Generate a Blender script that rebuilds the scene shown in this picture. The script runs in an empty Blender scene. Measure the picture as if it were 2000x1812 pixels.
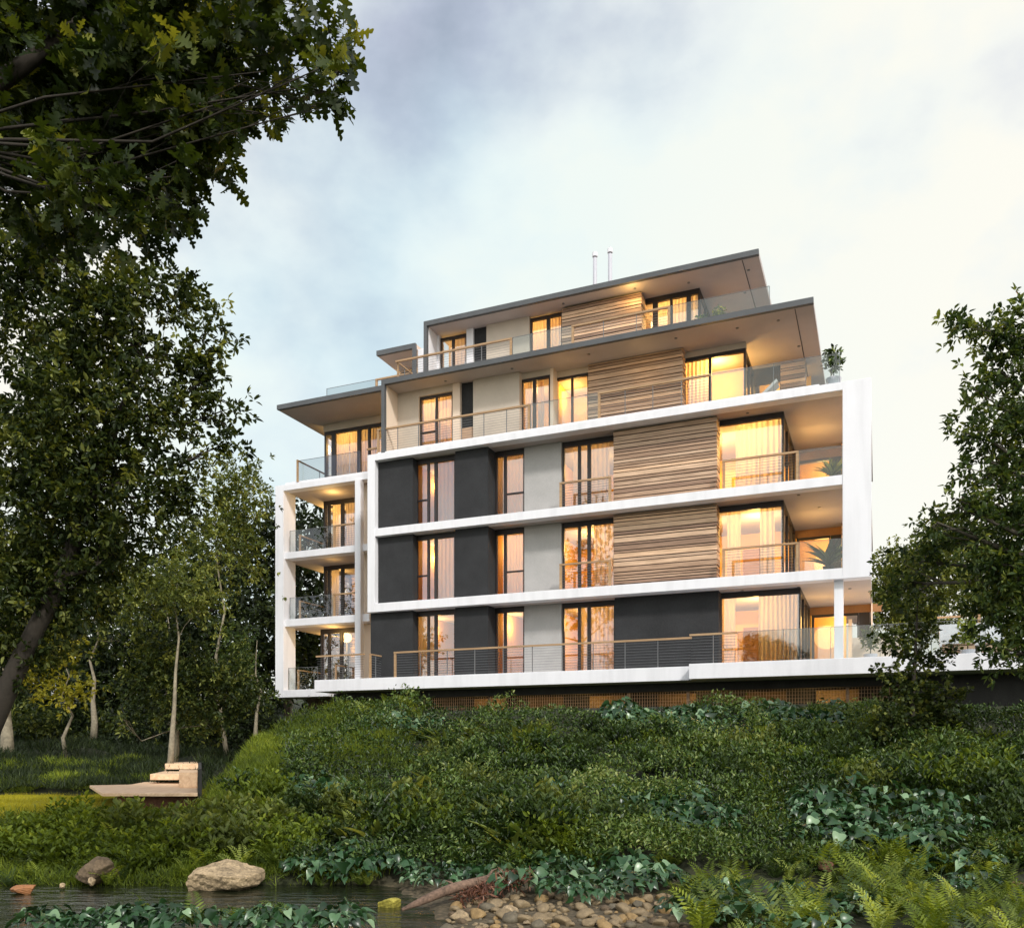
import bpy, math, random
import numpy as np
R = math.radians
random.seed(7); rng = np.random.default_rng(7)
SC = bpy.context.scene
COL = SC.collection

# ------------------------------------------------------------------ camera
FOC, HY, EYE = 1691.0, 1462.0, 2.0          # photo focal length in px, horizon row, eye height
cd = bpy.data.cameras.new('camera'); cam = bpy.data.objects.new('camera', cd); COL.objects.link(cam)
cam.location = (0, 0, EYE); cam.rotation_euler = (R(90), 0, 0)
cd.sensor_fit = 'HORIZONTAL'; cd.sensor_width = 36.0; cd.lens = 36.0 * FOC / 2000.0
cd.shift_y = (HY - 906.0) / 2000.0
cd.clip_start = 0.1; cd.clip_end = 3000
SC.camera = cam

# ------------------------------------------------------------------ world + sun
SUN_EL, SUN_AZ = R(40), R(158)               # azimuth clockwise from +Y: behind the camera, to its right
W = bpy.data.worlds.new('World'); SC.world = W; W.use_nodes = True
wn, wl = W.node_tree.nodes, W.node_tree.links
for n in list(wn): wn.remove(n)
def N(nodes, t, **k):
    n = nodes.new(t)
    for a, b in k.items():
        if a == 'inp':
            for i, x in b.items(): n.inputs[i].default_value = x
        else: setattr(n, a, b)
    return n
def ramp(nodes, stops, interp='LINEAR'):
    n = nodes.new('ShaderNodeValToRGB'); cr = n.color_ramp; cr.interpolation = interp
    while len(cr.elements) < len(stops): cr.elements.new(0.5)
    for e, (p, c) in zip(cr.elements, stops):
        e.position = p; e.color = tuple(c) + (1,) if len(c) == 3 else c
    return n
wo = N(wn, 'ShaderNodeOutputWorld'); bg = N(wn, 'ShaderNodeBackground'); bg.inputs[1].default_value = 0.1
sky = N(wn, 'ShaderNodeTexSky', sky_type='NISHITA', sun_disc=False, sun_elevation=SUN_EL, sun_rotation=SUN_AZ)
tc = N(wn, 'ShaderNodeTexCoord'); sep = N(wn, 'ShaderNodeSeparateXYZ'); wl.new(tc.outputs['Generated'], sep.inputs[0])
def wmath(op, a, b=None, c=None, clamp=False):
    n = N(wn, 'ShaderNodeMath', operation=op); n.use_clamp = clamp
    for i, x in enumerate((a, b, c)):
        if x is None: continue
        if isinstance(x, (int, float)): n.inputs[i].default_value = x
        else: wl.new(x, n.inputs[i])
    return n.outputs[0]
mp = N(wn, 'ShaderNodeMapping'); mp.inputs['Scale'].default_value = (1.0, 1.0, 1.5); mp.inputs['Location'].default_value = (3.1, 0.4, 1.7)
wl.new(tc.outputs['Generated'], mp.inputs[0])
n1 = N(wn, 'ShaderNodeTexNoise', inp={'Scale': 2.9, 'Detail': 7.0, 'Roughness': 0.52, 'Distortion': 0.0}); wl.new(mp.outputs[0], n1.inputs['Vector'])
n2 = N(wn, 'ShaderNodeTexNoise', inp={'Scale': 1.5, 'Detail': 4.0, 'Roughness': 0.5}); wl.new(tc.outputs['Generated'], n2.inputs['Vector'])
# cloud colour: lavender grey undersides to cream; high up darker, low at the right creamier
el = wmath('MULTIPLY_ADD', sep.outputs['Z'], -1.25, 1.35)
el = wmath('ADD', el, wmath('MULTIPLY', sep.outputs['X'], 0.22))
cl = wmath('ADD', wmath('MULTIPLY', wmath('SUBTRACT', n1.outputs['Fac'], 0.5), 3.3), el, clamp=True)
cr1 = ramp(wn, [(0.0, (0.25, 0.25, 0.34)), (0.22, (0.37, 0.37, 0.47)), (0.45, (0.53, 0.55, 0.60)), (0.66, (0.68, 0.69, 0.69)), (0.85, (0.76, 0.765, 0.72)), (1.0, (0.81, 0.79, 0.71))])
wl.new(cl, cr1.inputs[0])
# thin places where pale cyan shows
blue = wmath('MULTIPLY', wmath('MULTIPLY_ADD', n2.outputs['Fac'], 4.0, -1.95, clamp=True), wmath('MULTIPLY_ADD', sep.outputs['X'], -1.2, 0.62, clamp=True))
mixb = N(wn, 'ShaderNodeMixRGB'); mixb.inputs[2].default_value = (0.50, 0.74, 0.80, 1)
wl.new(wmath('MULTIPLY', blue, 0.7), mixb.inputs[0]); wl.new(cr1.outputs[0], mixb.inputs[1])
# clouds behind the camera face the sun and are brighter
front = wmath('MULTIPLY_ADD', sep.outputs['Y'], -1.7, 0.35, clamp=True)
gain = wmath('MULTIPLY_ADD', front, 7.0, 9.3)
cm = N(wn, 'ShaderNodeVectorMath', operation='SCALE'); wl.new(mixb.outputs[0], cm.inputs[0]); wl.new(gain, cm.inputs['Scale'])
mx = N(wn, 'ShaderNodeMixRGB'); mx.inputs[0].default_value = 0.94
wl.new(sky.outputs[0], mx.inputs[1]); wl.new(cm.outputs[0], mx.inputs[2])
wl.new(mx.outputs[0], bg.inputs[0]); wl.new(bg.outputs[0], wo.inputs[0])
ld = bpy.data.lights.new('sun', 'SUN'); ld.energy = 2.0; ld.angle = R(7); ld.color = (1.0, 0.95, 0.89)
sun = bpy.data.objects.new('sun', ld); COL.objects.link(sun)
sun.rotation_euler = (R(90) - SUN_EL, 0, -SUN_AZ + R(180)); sun.location = (0, -20, 40)
VS = SC.view_settings
SC.display_settings.display_device = 'sRGB'; VS.view_transform = 'Standard'; VS.look = 'None'; VS.exposure = 0.48; VS.gamma = 1.0; VS.use_curve_mapping = False
SC.render.engine = 'CYCLES'
SC.cycles.max_bounces = 8; SC.cycles.transparent_max_bounces = 12; SC.cycles.diffuse_bounces = 3; SC.cycles.glossy_bounces = 3; SC.cycles.transmission_bounces = 4
SC.cycles.caustics_reflective = False; SC.cycles.caustics_refractive = False; SC.cycles.sample_clamp_indirect = 4.0

# ------------------------------------------------------------------ materials
MATS = {}
def mat(name, build):
    m = bpy.data.materials.new(name); m.use_nodes = True
    t = m.node_tree
    for n in list(t.nodes): t.nodes.remove(n)
    o = t.nodes.new('ShaderNodeOutputMaterial')
    t.links.new(build(t.nodes, t.links), o.inputs['Surface']); MATS[name] = m
    return m
def bump(nd, lk, src, strength, dist, bs):
    b = N(nd, 'ShaderNodeBump', inp={'Strength': strength, 'Distance': dist}); lk.new(src, b.inputs['Height']); lk.new(b.outputs[0], bs.inputs['Normal'])
def stone_like(col, var=0.12, rough=0.8, scale=3.0, grain=60.0, bstr=0.25, stain=0.0):
    def f(nd, lk):
        tcn = N(nd, 'ShaderNodeTexCoord')
        a = N(nd, 'ShaderNodeTexNoise', inp={'Scale': scale, 'Detail': 6.0, 'Roughness': 0.6}); lk.new(tcn.outputs['Object'], a.inputs[0])
        g = N(nd, 'ShaderNodeTexNoise', inp={'Scale': grain, 'Detail': 3.0}); lk.new(tcn.outputs['Object'], g.inputs[0])
        mm = N(nd, 'ShaderNodeMath', operation='ADD'); lk.new(a.outputs['Fac'], mm.inputs[0]); lk.new(g.outputs['Fac'], mm.inputs[1])
        rp = ramp(nd, [(0.3, [x * (1 - var) for x in col]), (0.7, [min(1, x * (1 + var)) for x in col])])
        h = N(nd, 'ShaderNodeMath', operation='MULTIPLY'); h.inputs[1].default_value = 0.5; lk.new(mm.outputs[0], h.inputs[0]); lk.new(h.outputs[0], rp.inputs[0])
        p = N(nd, 'ShaderNodeBsdfPrincipled', inp={'Roughness': rough})
        c = rp.outputs[0]
        if stain:
            mpn = N(nd, 'ShaderNodeMapping'); mpn.inputs['Scale'].default_value = (2.5, 2.5, 0.25); lk.new(tcn.outputs['Object'], mpn.inputs[0])
            s = N(nd, 'ShaderNodeTexNoise', inp={'Scale': 1.2, 'Detail': 5.0}); lk.new(mpn.outputs[0], s.inputs[0])
            sr = ramp(nd, [(0.45, (1, 1, 1)), (0.75, (1 - stain,) * 3)]); lk.new(s.outputs['Fac'], sr.inputs[0])
            mu = N(nd, 'ShaderNodeMixRGB', blend_type='MULTIPLY'); mu.inputs[0].default_value = 1; lk.new(c, mu.inputs[1]); lk.new(sr.outputs[0], mu.inputs[2]); c = mu.outputs[0]
        lk.new(c, p.inputs['Base Color'])
        bump(nd, lk, g.outputs['Fac'], bstr, 0.01, p)
        return p.outputs[0]
    return f
mat('white_render', stone_like((0.80, 0.80, 0.83), 0.05, 0.75, 0.7, 45, 0.15, 0.11))
mat('charcoal_render', stone_like((0.024, 0.025, 0.027), 0.5, 0.9, 1.2, 38, 0.5))
mat('grey_render', stone_like((0.41, 0.40, 0.39), 0.16, 0.9, 1.5, 35, 0.4))
mat('beige_render', stone_like((0.54, 0.47, 0.39), 0.12, 0.9, 1.5, 35, 0.35))
mat('slate_fascia', stone_like((0.085, 0.09, 0.095), 0.25, 0.6, 1.5, 40, 0.2))
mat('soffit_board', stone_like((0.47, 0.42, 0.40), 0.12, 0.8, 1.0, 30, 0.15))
mat('inner_render', stone_like((0.75, 0.62, 0.50), 0.04, 0.8, 1.0, 30, 0.05))
mat('concrete', stone_like((0.16, 0.16, 0.14), 0.3, 0.9, 1.5, 30, 0.4, 0.3))
mat('dark_concrete', stone_like((0.035, 0.035, 0.033), 0.3, 0.9, 1.5, 30, 0.4, 0.3))
mat('room_paint', stone_like((0.84, 0.50, 0.10), 0.06, 0.8, 0.8, 20, 0.02))
mat('room_dark', stone_like((0.30, 0.15, 0.06), 0.2, 0.7, 1.5, 20, 0.02))
mat('pot_white', stone_like((0.48, 0.48, 0.52), 0.06, 0.6, 3, 40, 0.1))
mat('frame_metal', stone_like((0.020, 0.015, 0.014), 0.2, 0.45, 2, 30, 0.03))
mat('steel', stone_like((0.16, 0.165, 0.17), 0.1, 0.4, 2, 30, 0.03))
mat('cushion', stone_like((0.6, 0.6, 0.58), 0.1, 0.9, 3, 50, 0.2))
mat('granite', stone_like((0.36, 0.27, 0.16), 0.75, 0.85, 6, 30, 1.0, 0.5))
mat('brown_rock', stone_like((0.12, 0.085, 0.05), 0.6, 0.9, 4, 22, 0.9))
mat('red_rock', stone_like((0.16, 0.075, 0.045), 0.4, 0.9, 4, 22, 0.9))
mat('orange_stone', stone_like((0.30, 0.13, 0.05), 0.3, 0.6, 6, 40, 0.3))
mat('yellow_stone', stone_like((0.30, 0.26, 0.04), 0.45, 0.8, 7, 40, 0.5))
mat('pale_bark', stone_like((0.26, 0.225, 0.16), 0.5, 0.9, 2.5, 9, 0.8))
mat('dark_bark', stone_like((0.028, 0.022, 0.015), 0.4, 0.9, 4, 14, 0.8))
mat('grey_bark', stone_like((0.075, 0.065, 0.048), 0.45, 0.9, 5, 14, 0.8))
mat('pebble_a', stone_like((0.21, 0.155, 0.085), 0.45, 0.7, 5, 30, 0.3))
mat('pebble_c', stone_like((0.26, 0.17, 0.07), 0.45, 0.7, 5, 30, 0.3))
mat('pebble_b', stone_like((0.12, 0.10, 0.065), 0.45, 0.7, 5, 30, 0.3))
mat('log_bark', stone_like((0.15, 0.095, 0.065), 0.7, 0.9, 6, 30, 0.9))

def wood(c0, c1, sx=(0.35, 6, 6), rough=0.6, rnd=True):
    def f(nd, lk):
        tcn = N(nd, 'ShaderNodeTexCoord'); m = N(nd, 'ShaderNodeMapping'); m.inputs['Scale'].default_value = sx; lk.new(tcn.outputs['Object'], m.inputs[0])
        a = N(nd, 'ShaderNodeTexNoise', inp={'Scale': 3.0, 'Detail': 8.0, 'Roughness': 0.65, 'Distortion': 0.4}); lk.new(m.outputs[0], a.inputs[0])
        rp = ramp(nd, [(0.3, c0), (0.72, c1)]); lk.new(a.outputs['Fac'], rp.inputs[0]); c = rp.outputs[0]
        if rnd:
            at = N(nd, 'ShaderNodeAttribute', attribute_name='rnd')
            r2 = ramp(nd, [(0.0, (0.02,0.02,0.02)), (0.02, (0.42, 0.36, 0.34)), (0.35, (0.75, 0.68, 0.62)), (0.7, (1, 0.98, 0.95)), (1.0, (1.35, 1.25, 1.1))]); lk.new(at.outputs['Fac'], r2.inputs[0])
            mu = N(nd, 'ShaderNodeMixRGB', blend_type='MULTIPLY'); mu.inputs[0].default_value = 1; lk.new(c, mu.inputs[1]); lk.new(r2.outputs[0], mu.inputs[2]); c = mu.outputs[0]
        p = N(nd, 'ShaderNodeBsdfPrincipled', inp={'Roughness': rough}); lk.new(c, p.inputs['Base Color'])
        bump(nd, lk, a.outputs['Fac'], 0.2, 0.01, p); return p.outputs[0]
    return f
mat('cladding', wood((0.33, 0.22, 0.145), (0.74, 0.54, 0.39)))
mat('handrail_wood', wood((0.30, 0.18, 0.09), (0.50, 0.33, 0.18), rnd=False))
mat('deck_wood', wood((0.60, 0.38, 0.22), (0.88, 0.66, 0.44), (3, .4, 3), rnd=False))

def glass_win(nd, lk):
    tr = N(nd, 'ShaderNodeBsdfTransparent'); tr.inputs[0].default_value = (0.95, 0.93, 0.90, 1)
    gl = N(nd, 'ShaderNodeBsdfGlossy', inp={'Roughness': 0.01}); gl.inputs[0].default_value = (0.95, 0.95, 1, 1)
    fr = N(nd, 'ShaderNodeFresnel'); fr.inputs[0].default_value = 1.9
    g = N(nd, 'ShaderNodeMath', operation='MULTIPLY'); g.inputs[1].default_value = 2.2; g.use_clamp = True; lk.new(fr.outputs[0], g.inputs[0])
    mxn = N(nd, 'ShaderNodeMixShader'); lk.new(g.outputs[0], mxn.inputs[0]); lk.new(tr.outputs[0], mxn.inputs[1]); lk.new(gl.outputs[0], mxn.inputs[2])
    return mxn.outputs[0]
mat('window_glass', glass_win)
def glass_rail(nd, lk):
    tr = N(nd, 'ShaderNodeBsdfTransparent'); tr.inputs[0].default_value = (0.84, 0.87, 0.87, 1)
    gl = N(nd, 'ShaderNodeBsdfGlossy', inp={'Roughness': 0.02})
    mxn = N(nd, 'ShaderNodeMixShader'); mxn.inputs[0].default_value = 0.055
    lk.new(tr.outputs[0], mxn.inputs[1]); lk.new(gl.outputs[0], mxn.inputs[2]); return mxn.outputs[0]
mat('rail_glass', glass_rail)
def curtain(nd, lk):
    d = N(nd, 'ShaderNodeBsdfDiffuse'); d.inputs[0].default_value = (0.86, 0.78, 0.72, 1)
    t = N(nd, 'ShaderNodeBsdfTranslucent'); t.inputs[0].default_value = (0.95, 0.80, 0.58, 1)
    mxn = N(nd, 'ShaderNodeMixShader'); mxn.inputs[0].default_value = 0.55
    lk.new(d.outputs[0], mxn.inputs[1]); lk.new(t.outputs[0], mxn.inputs[2]); return mxn.outputs[0]
mat('curtain_cloth', curtain)
def emis(c, s):
    def f(nd, lk):
        e = N(nd, 'ShaderNodeEmission'); e.inputs[0].default_value = c + (1,); e.inputs[1].default_value = s; return e.outputs[0]
    return f
mat('lamp_glow', emis((1.0, 0.72, 0.35), 6.0))

def leafm(stops, trans=0.35, rough=0.5, spec=0.25, tcol=1.9):
    def f(nd, lk):
        at = N(nd, 'ShaderNodeAttribute', attribute_name='rnd')
        rp = ramp(nd, stops); lk.new(at.outputs['Fac'], rp.inputs[0])
        p = N(nd, 'ShaderNodeBsdfPrincipled', inp={'Roughness': rough, 'Specular IOR Level': spec}); lk.new(rp.outputs[0], p.inputs['Base Color'])
        t = N(nd, 'ShaderNodeBsdfTranslucent')
        mu = N(nd, 'ShaderNodeMixRGB', blend_type='MULTIPLY'); mu.inputs[0].default_value = 1; mu.inputs[2].default_value = (tcol * 1.3, tcol * 1.15, tcol * 0.5, 1)
        lk.new(rp.outputs[0], mu.inputs[1]); lk.new(mu.outputs[0], t.inputs[0])
        mxn = N(nd, 'ShaderNodeMixShader'); mxn.inputs[0].default_value = trans; lk.new(p.outputs[0], mxn.inputs[1]); lk.new(t.outputs[0], mxn.inputs[2])
        return mxn.outputs[0]
    return f
mat('leaf_oak', leafm([(0, (0.010, 0.020, 0.004)), (0.6, (0.030, 0.048, 0.008)), (0.88, (0.075, 0.095, 0.012)), (1, (0.17, 0.18, 0.025))], 0.3))
mat('leaf_dark', leafm([(0, (0.012, 0.022, 0.006)), (0.45, (0.034, 0.052, 0.012)), (0.75, (0.085, 0.105, 0.022)), (1, (0.22, 0.24, 0.06))], 0.28))
mat('leaf_mid', leafm([(0, (0.016, 0.032, 0.010)), (0.5, (0.045, 0.075, 0.018)), (0.8, (0.10, 0.135, 0.032)), (1, (0.20, 0.24, 0.06))], 0.3))
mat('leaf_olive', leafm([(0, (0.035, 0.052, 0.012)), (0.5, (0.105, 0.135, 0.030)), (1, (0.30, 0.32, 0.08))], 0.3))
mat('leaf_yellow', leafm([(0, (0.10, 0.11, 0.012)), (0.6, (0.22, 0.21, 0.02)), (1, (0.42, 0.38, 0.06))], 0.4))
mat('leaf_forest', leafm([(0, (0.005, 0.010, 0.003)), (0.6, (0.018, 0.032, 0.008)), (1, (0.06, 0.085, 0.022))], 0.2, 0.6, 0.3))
mat('leaf_cover', leafm([(0, (0.007, 0.014, 0.003)), (0.45, (0.030, 0.060, 0.010)), (0.75, (0.11, 0.175, 0.034)), (1, (0.24, 0.28, 0.09))], 0.2, 0.4, 0.4))
mat('leaf_moss', leafm([(0, (0.030, 0.052, 0.005)), (0.5, (0.105, 0.150, 0.012)), (1, (0.28, 0.33, 0.035))], 0.3, 0.6, 0.3))
mat('leaf_fern', leafm([(0, (0.035, 0.062, 0.008)), (0.5, (0.11, 0.155, 0.022)), (1, (0.32, 0.38, 0.08))], 0.35, 0.55, 0.3))
mat('leaf_glossy', leafm([(0, (0.008, 0.028, 0.008)), (0.45, (0.024, 0.070, 0.022)), (0.8, (0.07, 0.15, 0.065)), (1, (0.22, 0.33, 0.18))], 0.12, 0.33, 0.6))  # palest leaf tones put mint highlights into the colour
mat('leaf_dead', leafm([(0, (0.06, 0.025, 0.015)), (0.6, (0.16, 0.07, 0.045)), (1, (0.32, 0.17, 0.11))], 0.15, 0.7, 0.3))
mat('leaf_lawn', leafm([(0, (0.20, 0.19, 0.010)), (0.6, (0.34, 0.31, 0.02)), (1, (0.48, 0.43, 0.05))], 0.3, 0.7, 0.2))

def ground_mat(nd, lk):
    tcn = N(nd, 'ShaderNodeTexCoord'); g = N(nd, 'ShaderNodeTexNoise', inp={'Scale': 3.0, 'Detail': 8.0, 'Roughness': 0.7}); lk.new(tcn.outputs['Object'], g.inputs[0])
    rp = ramp(nd, [(0.35, (0.012, 0.014, 0.006)), (0.65, (0.035, 0.042, 0.014))]); lk.new(g.outputs['Fac'], rp.inputs[0])
    at = N(nd, 'ShaderNodeAttribute', attribute_name='gravel')
    g2 = N(nd, 'ShaderNodeTexVoronoi', inp={'Scale': 14.0}); lk.new(tcn.outputs['Object'], g2.inputs['Vector'])
    rp2 = ramp(nd, [(0.0, (0.16, 0.12, 0.07)), (0.6, (0.07, 0.055, 0.03))]); lk.new(g2.outputs['Distance'], rp2.inputs[0])
    mxn = N(nd, 'ShaderNodeMixRGB'); lk.new(at.outputs['Fac'], mxn.inputs[0]); lk.new(rp.outputs[0], mxn.inputs[1]); lk.new(rp2.outputs[0], mxn.inputs[2])
    p = N(nd, 'ShaderNodeBsdfPrincipled', inp={'Roughness': 0.95}); lk.new(mxn.outputs[0], p.inputs['Base Color']); bump(nd, lk, g.outputs['Fac'], 0.6, 0.05, p)
    return p.outputs[0]
mat('soil', ground_mat)
def water_mat(nd, lk):
    tcn = N(nd, 'ShaderNodeTexCoord'); m = N(nd, 'ShaderNodeMapping'); m.inputs['Scale'].default_value = (0.8, 2.2, 1); lk.new(tcn.outputs['Object'], m.inputs[0])
    g = N(nd, 'ShaderNodeTexNoise', inp={'Scale': 2.6, 'Detail': 5.0, 'Roughness': 0.55, 'Distortion': 0.6}); lk.new(m.outputs[0], g.inputs[0])
    p = N(nd, 'ShaderNodeBsdfPrincipled', inp={'Roughness': 0.04, 'Base Color': (0.012, 0.016, 0.007, 1), 'Specular IOR Level': 0.6}); bump(nd, lk, g.outputs['Fac'], 0.35, 0.12, p)
    return p.outputs[0]
mat('water', water_mat)

# ------------------------------------------------------------------ object helpers
def meta(o, label=None, cat=None, group=None, kind=None):
    if label: o['label'] = label
    if cat: o['category'] = cat
    if group: o['group'] = group
    if kind: o['kind'] = kind
    return o
def empty(name, loc=(0, 0, 0), rz=0, parent=None):
    o = bpy.data.objects.new(name, None); COL.objects.link(o); o.location = loc; o.rotation_euler = (0, 0, rz); o.empty_display_size = 0.3; o.parent = parent
    return o
def mesh_np(name, V, F, m, rnd=None, smooth=False, attr='rnd'):
    """V (n,3) array, F (k,s) int array with the same number of corners for every face"""
    V = np.asarray(V, dtype=np.float32); F = np.asarray(F, dtype=np.int32); s = F.shape[1]
    me = bpy.data.meshes.new(name); me.vertices.add(len(V)); me.vertices.foreach_set('co', V.ravel())
    me.loops.add(F.size); me.loops.foreach_set('vertex_index', F.ravel())
    me.polygons.add(len(F)); me.polygons.foreach_set('loop_start', np.arange(0, F.size, s, dtype=np.int32))
    try: me.polygons.foreach_set('loop_total', np.full(len(F), s, dtype=np.int32))
    except Exception: pass
    if rnd is not None:
        a = me.attributes.new(attr, 'FLOAT', 'FACE' if len(rnd) == len(F) else 'POINT'); a.data.foreach_set('value', np.asarray(rnd, dtype=np.float32))
    if smooth: me.polygons.foreach_set('use_smooth', np.ones(len(F), dtype=bool))
    me.update(calc_edges=True); me.validate()
    me.materials.append(MATS[m] if isinstance(m, str) else m)
    return me
def link(name, me, parent=None, loc=(0, 0, 0)):
    o = bpy.data.objects.new(name, me); COL.objects.link(o); o.parent = parent; o.location = loc; return o
BOXF = np.array([[0, 3, 2, 1], [4, 5, 6, 7], [0, 1, 5, 4], [1, 2, 6, 5], [2, 3, 7, 6], [3, 0, 4, 7]])
class MB:
    def __init__(s): s.v = []; s.f = []; s.r = []; s.n = 0
    def quads(s, V, F, r=0.5):
        s.v += [tuple(p) for p in V]; s.f += [tuple(int(i) + s.n for i in f) for f in F]; s.r += [r] * len(F); s.n = len(s.v); return s
    def box(s, a0, a1, b0, b1, c0, c1, r=0.5):
        return s.quads([(a0, b0, c0), (a1, b0, c0), (a1, b1, c0), (a0, b1, c0), (a0, b0, c1), (a1, b0, c1), (a1, b1, c1), (a0, b1, c1)], BOXF, r)
    def prism(s, poly, z0, z1, r=0.5):
        n = len(poly); s.quads([(x, y, z0) for x, y in poly] + [(x, y, z1) for x, y in poly], [(i, (i + 1) % n, n + (i + 1) % n, n + i) for i in range(n)], r)
        b = s.n - 2 * n; s.f.append(tuple(b + n + i for i in range(n))); s.f.append(tuple(b + n - 1 - i for i in range(n))); s.r += [r, r]; return s
    def tube(s, pts, rad, seg=8, r=0.5, cap=True):
        pts = [np.array(p, float) for p in pts]; rad = rad if hasattr(rad, '__len__') else [rad] * len(pts); b = s.n; V = []
        for i, p in enumerate(pts):
            d = pts[min(i + 1, len(pts) - 1)] - pts[max(i - 1, 0)]; d /= (np.linalg.norm(d) + 1e-9)
            a = np.cross(d, (0, 0, 1)) if abs(d[2]) < 0.9 else np.cross(d, (1, 0, 0)); a /= np.linalg.norm(a); c = np.cross(d, a)
            for k in range(seg):
                t = 2 * math.pi * k / seg; V.append(p + rad[i] * (math.cos(t) * a + math.sin(t) * c))
        F = [(i * seg + k, i * seg + (k + 1) % seg, (i + 1) * seg + (k + 1) % seg, (i + 1) * seg + k) for i in range(len(pts) - 1) for k in range(seg)]
        s.quads(V, F, r)
        if cap:
            s.f.append(tuple(b + k for k in range(seg))[::-1]); s.f.append(tuple(b + (len(pts) - 1) * seg + k for k in range(seg))); s.r += [r, r]
        return s
    def build(s, name, m, parent=None, smooth=False, bevel=0):
        me = bpy.data.meshes.new(name); me.from_pydata(s.v, [], s.f); me.update()
        a = me.attributes.new('rnd', 'FLOAT', 'FACE'); a.data.foreach_set('value', s.r)
        if smooth: me.polygons.foreach_set('use_smooth', [True] * len(me.polygons))
        me.materials.append(MATS[m]); o = link(name, me, parent)
        if bevel:
            bv = o.modifiers.new('bevel', 'BEVEL'); bv.width = bevel; bv.segments = 2; bv.limit_method = 'ANGLE'
        return o
def at(px, py, d): return np.array(((px - 1000) / FOC * d, d, EYE + (HY - py) / FOC * d))

# ------------------------------------------------------------------ building frame of reference
TH = R(-22.94); cu, su = math.cos(TH), math.sin(TH)
BO = (-5.948, 35.600)
def fu(px, v=0.0):
    """facade coordinate of a photo column on the plane v metres behind the main frame"""
    k = (px - 1000) / FOC; ax = BO[0] - su * v; ay = BO[1] + cu * v
    return (k * ay - ax) / (cu - k * su)
def fz(px, py, v=0.0):
    uu = fu(px, v); Y = BO[1] + cu * v + su * uu
    return EYE + (HY - py) * Y / FOC
B = empty('apartment_building', (BO[0], BO[1], 0), TH)
meta(B, 'five storey apartment building with white framed balconies, charcoal and timber walls and lit windows', 'building')
Z0, Z1, Z2, Z3, Z4, Z5 = 4.85, 7.95, 11.02, 14.07, 17.10, 20.2     # floor tops
C0, C1, C2, C3, C4, C5 = 4.35, 7.60, 10.70, 13.80, 16.90, 20.0     # slab undersides
UR = fu(1702)                                                       # right end of the frame
def part(name, m, *boxes, parent=B, bevel=0.0):
    b = MB()
    for x in boxes: b.box(*x)
    return b.build(name, m, parent, bevel=bevel)
DB = 11.0                                                           # depth of the building
# big white frame with its two middle slabs
fl1 = fu(731.7)
part('white_frame', 'white_render',
     (0, fl1, 0, 1.6, C1, Z3), (fu(1645.5), UR, 0, 0.55, C1, Z3),
     (fl1, fu(1645.5), 0, 0.5, C3, Z3), (fl1, fu(1645.5), 0, 0.5, C1, Z1), bevel=0.012)
part('floor_slab', 'white_render', (fl1, fu(1645.5), 0.02, 0.5, C2, Z2), bevel=0.01)
for (c, z) in ((C1, Z1), (C2, Z2), (C3, Z3)):
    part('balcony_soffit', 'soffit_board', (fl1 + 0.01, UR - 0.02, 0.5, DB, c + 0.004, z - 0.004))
part('terrace_slab', 'white_render', (fu(614, -0.8), fu(1345.5, -0.8), -0.8, 3.2, 4.35, 4.83), bevel=0.012)
part('terrace_slab', 'white_render', (fu(1345.5, -1.3), 30.0, -1.3, -0.79, 4.35, 4.86), (fu(1345.5, -0.8) + .02, 30.0, -0.79, 8.0, 4.35, 4.845), bevel=0.012)
part('floor_slab', 'inner_render', (0.3, UR, 3.2, DB, C0 + 0.02, Z0 - 0.05))
part('terrace_edge_kerb', 'white_render', (fl1 + 0.05, fu(1600, 0.2), 0.16, 0.36, Z3, Z3 + 0.10))
# dark framed level five
F5L, F5R, F5V = fu(744.5, 0.1), fu(1588.7, 0.1), 0.1
part('roof_slab', 'slate_fascia', (F5L, F5R, F5V, F5V + 0.16, C4, Z4), (F5L, F5L + 0.15, F5V + 0.0, F5V + 0.16, Z3, C4))
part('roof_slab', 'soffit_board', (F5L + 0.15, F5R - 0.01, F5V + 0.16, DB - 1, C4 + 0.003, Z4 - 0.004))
part('side_fin', 'inner_render', (F5L + 0.012, F5L + 0.16, F5V + 0.16, 1.3, Z3, C4))
# dark framed level six
V6 = 2.05; F6L, F6R = fu(827.3, V6), fu(1481.5, V6)
part('roof_slab', 'slate_fascia', (F6L, F6R, V6, V6 + 0.16, C5, Z5), (F6L, F6L + 0.15, V6, V6 + 0.16, Z4, C5))
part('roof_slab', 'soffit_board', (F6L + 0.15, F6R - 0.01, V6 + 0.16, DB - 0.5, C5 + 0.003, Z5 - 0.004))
part('side_fin', 'white_render', (F6L + 0.012, F6L + 0.16, V6 + 0.16, 3.2, Z4, C5))
# small fixtures in the soffits and the joint lines near their right ends
for (c, ur, v0, px0) in ((C4, F5R, 0.3, 1560), (C5, F6R, V6 + 0.2, 1465)):
    part('soffit_joint', 'frame_metal', (ur - 0.62, ur - 0.59, v0, 7.5, c - 0.006, c + 0.002))
for (px, v, c) in ((1520, 0.9, C4), (1560, 3.2, C4), (1440, 0.9, C4), (1320, 0.8, C4), (1150, 0.8, C4), (1000, 0.8, C4), (870, 0.8, C4),
                   (1462, 3.0, C5), (1455, 4.6, C5), (1345, 3.0, C5), (1240, 2.6, C5), (1100, 2.6, C5),
                   (1560, 1.0, C1), (1660, 2.0, C1), (1450, 0.9, C1), (1560, 0.7, C2), (1600, 2.6, C2), (1460, 0.8, C3)):
    uu = fu(px, v); b = MB(); b.tube([(uu, v, c - 0.02), (uu, v, c + 0.01)], 0.055, 10); b.build('downlight', 'lamp_glow' if False else 'steel', B)

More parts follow.
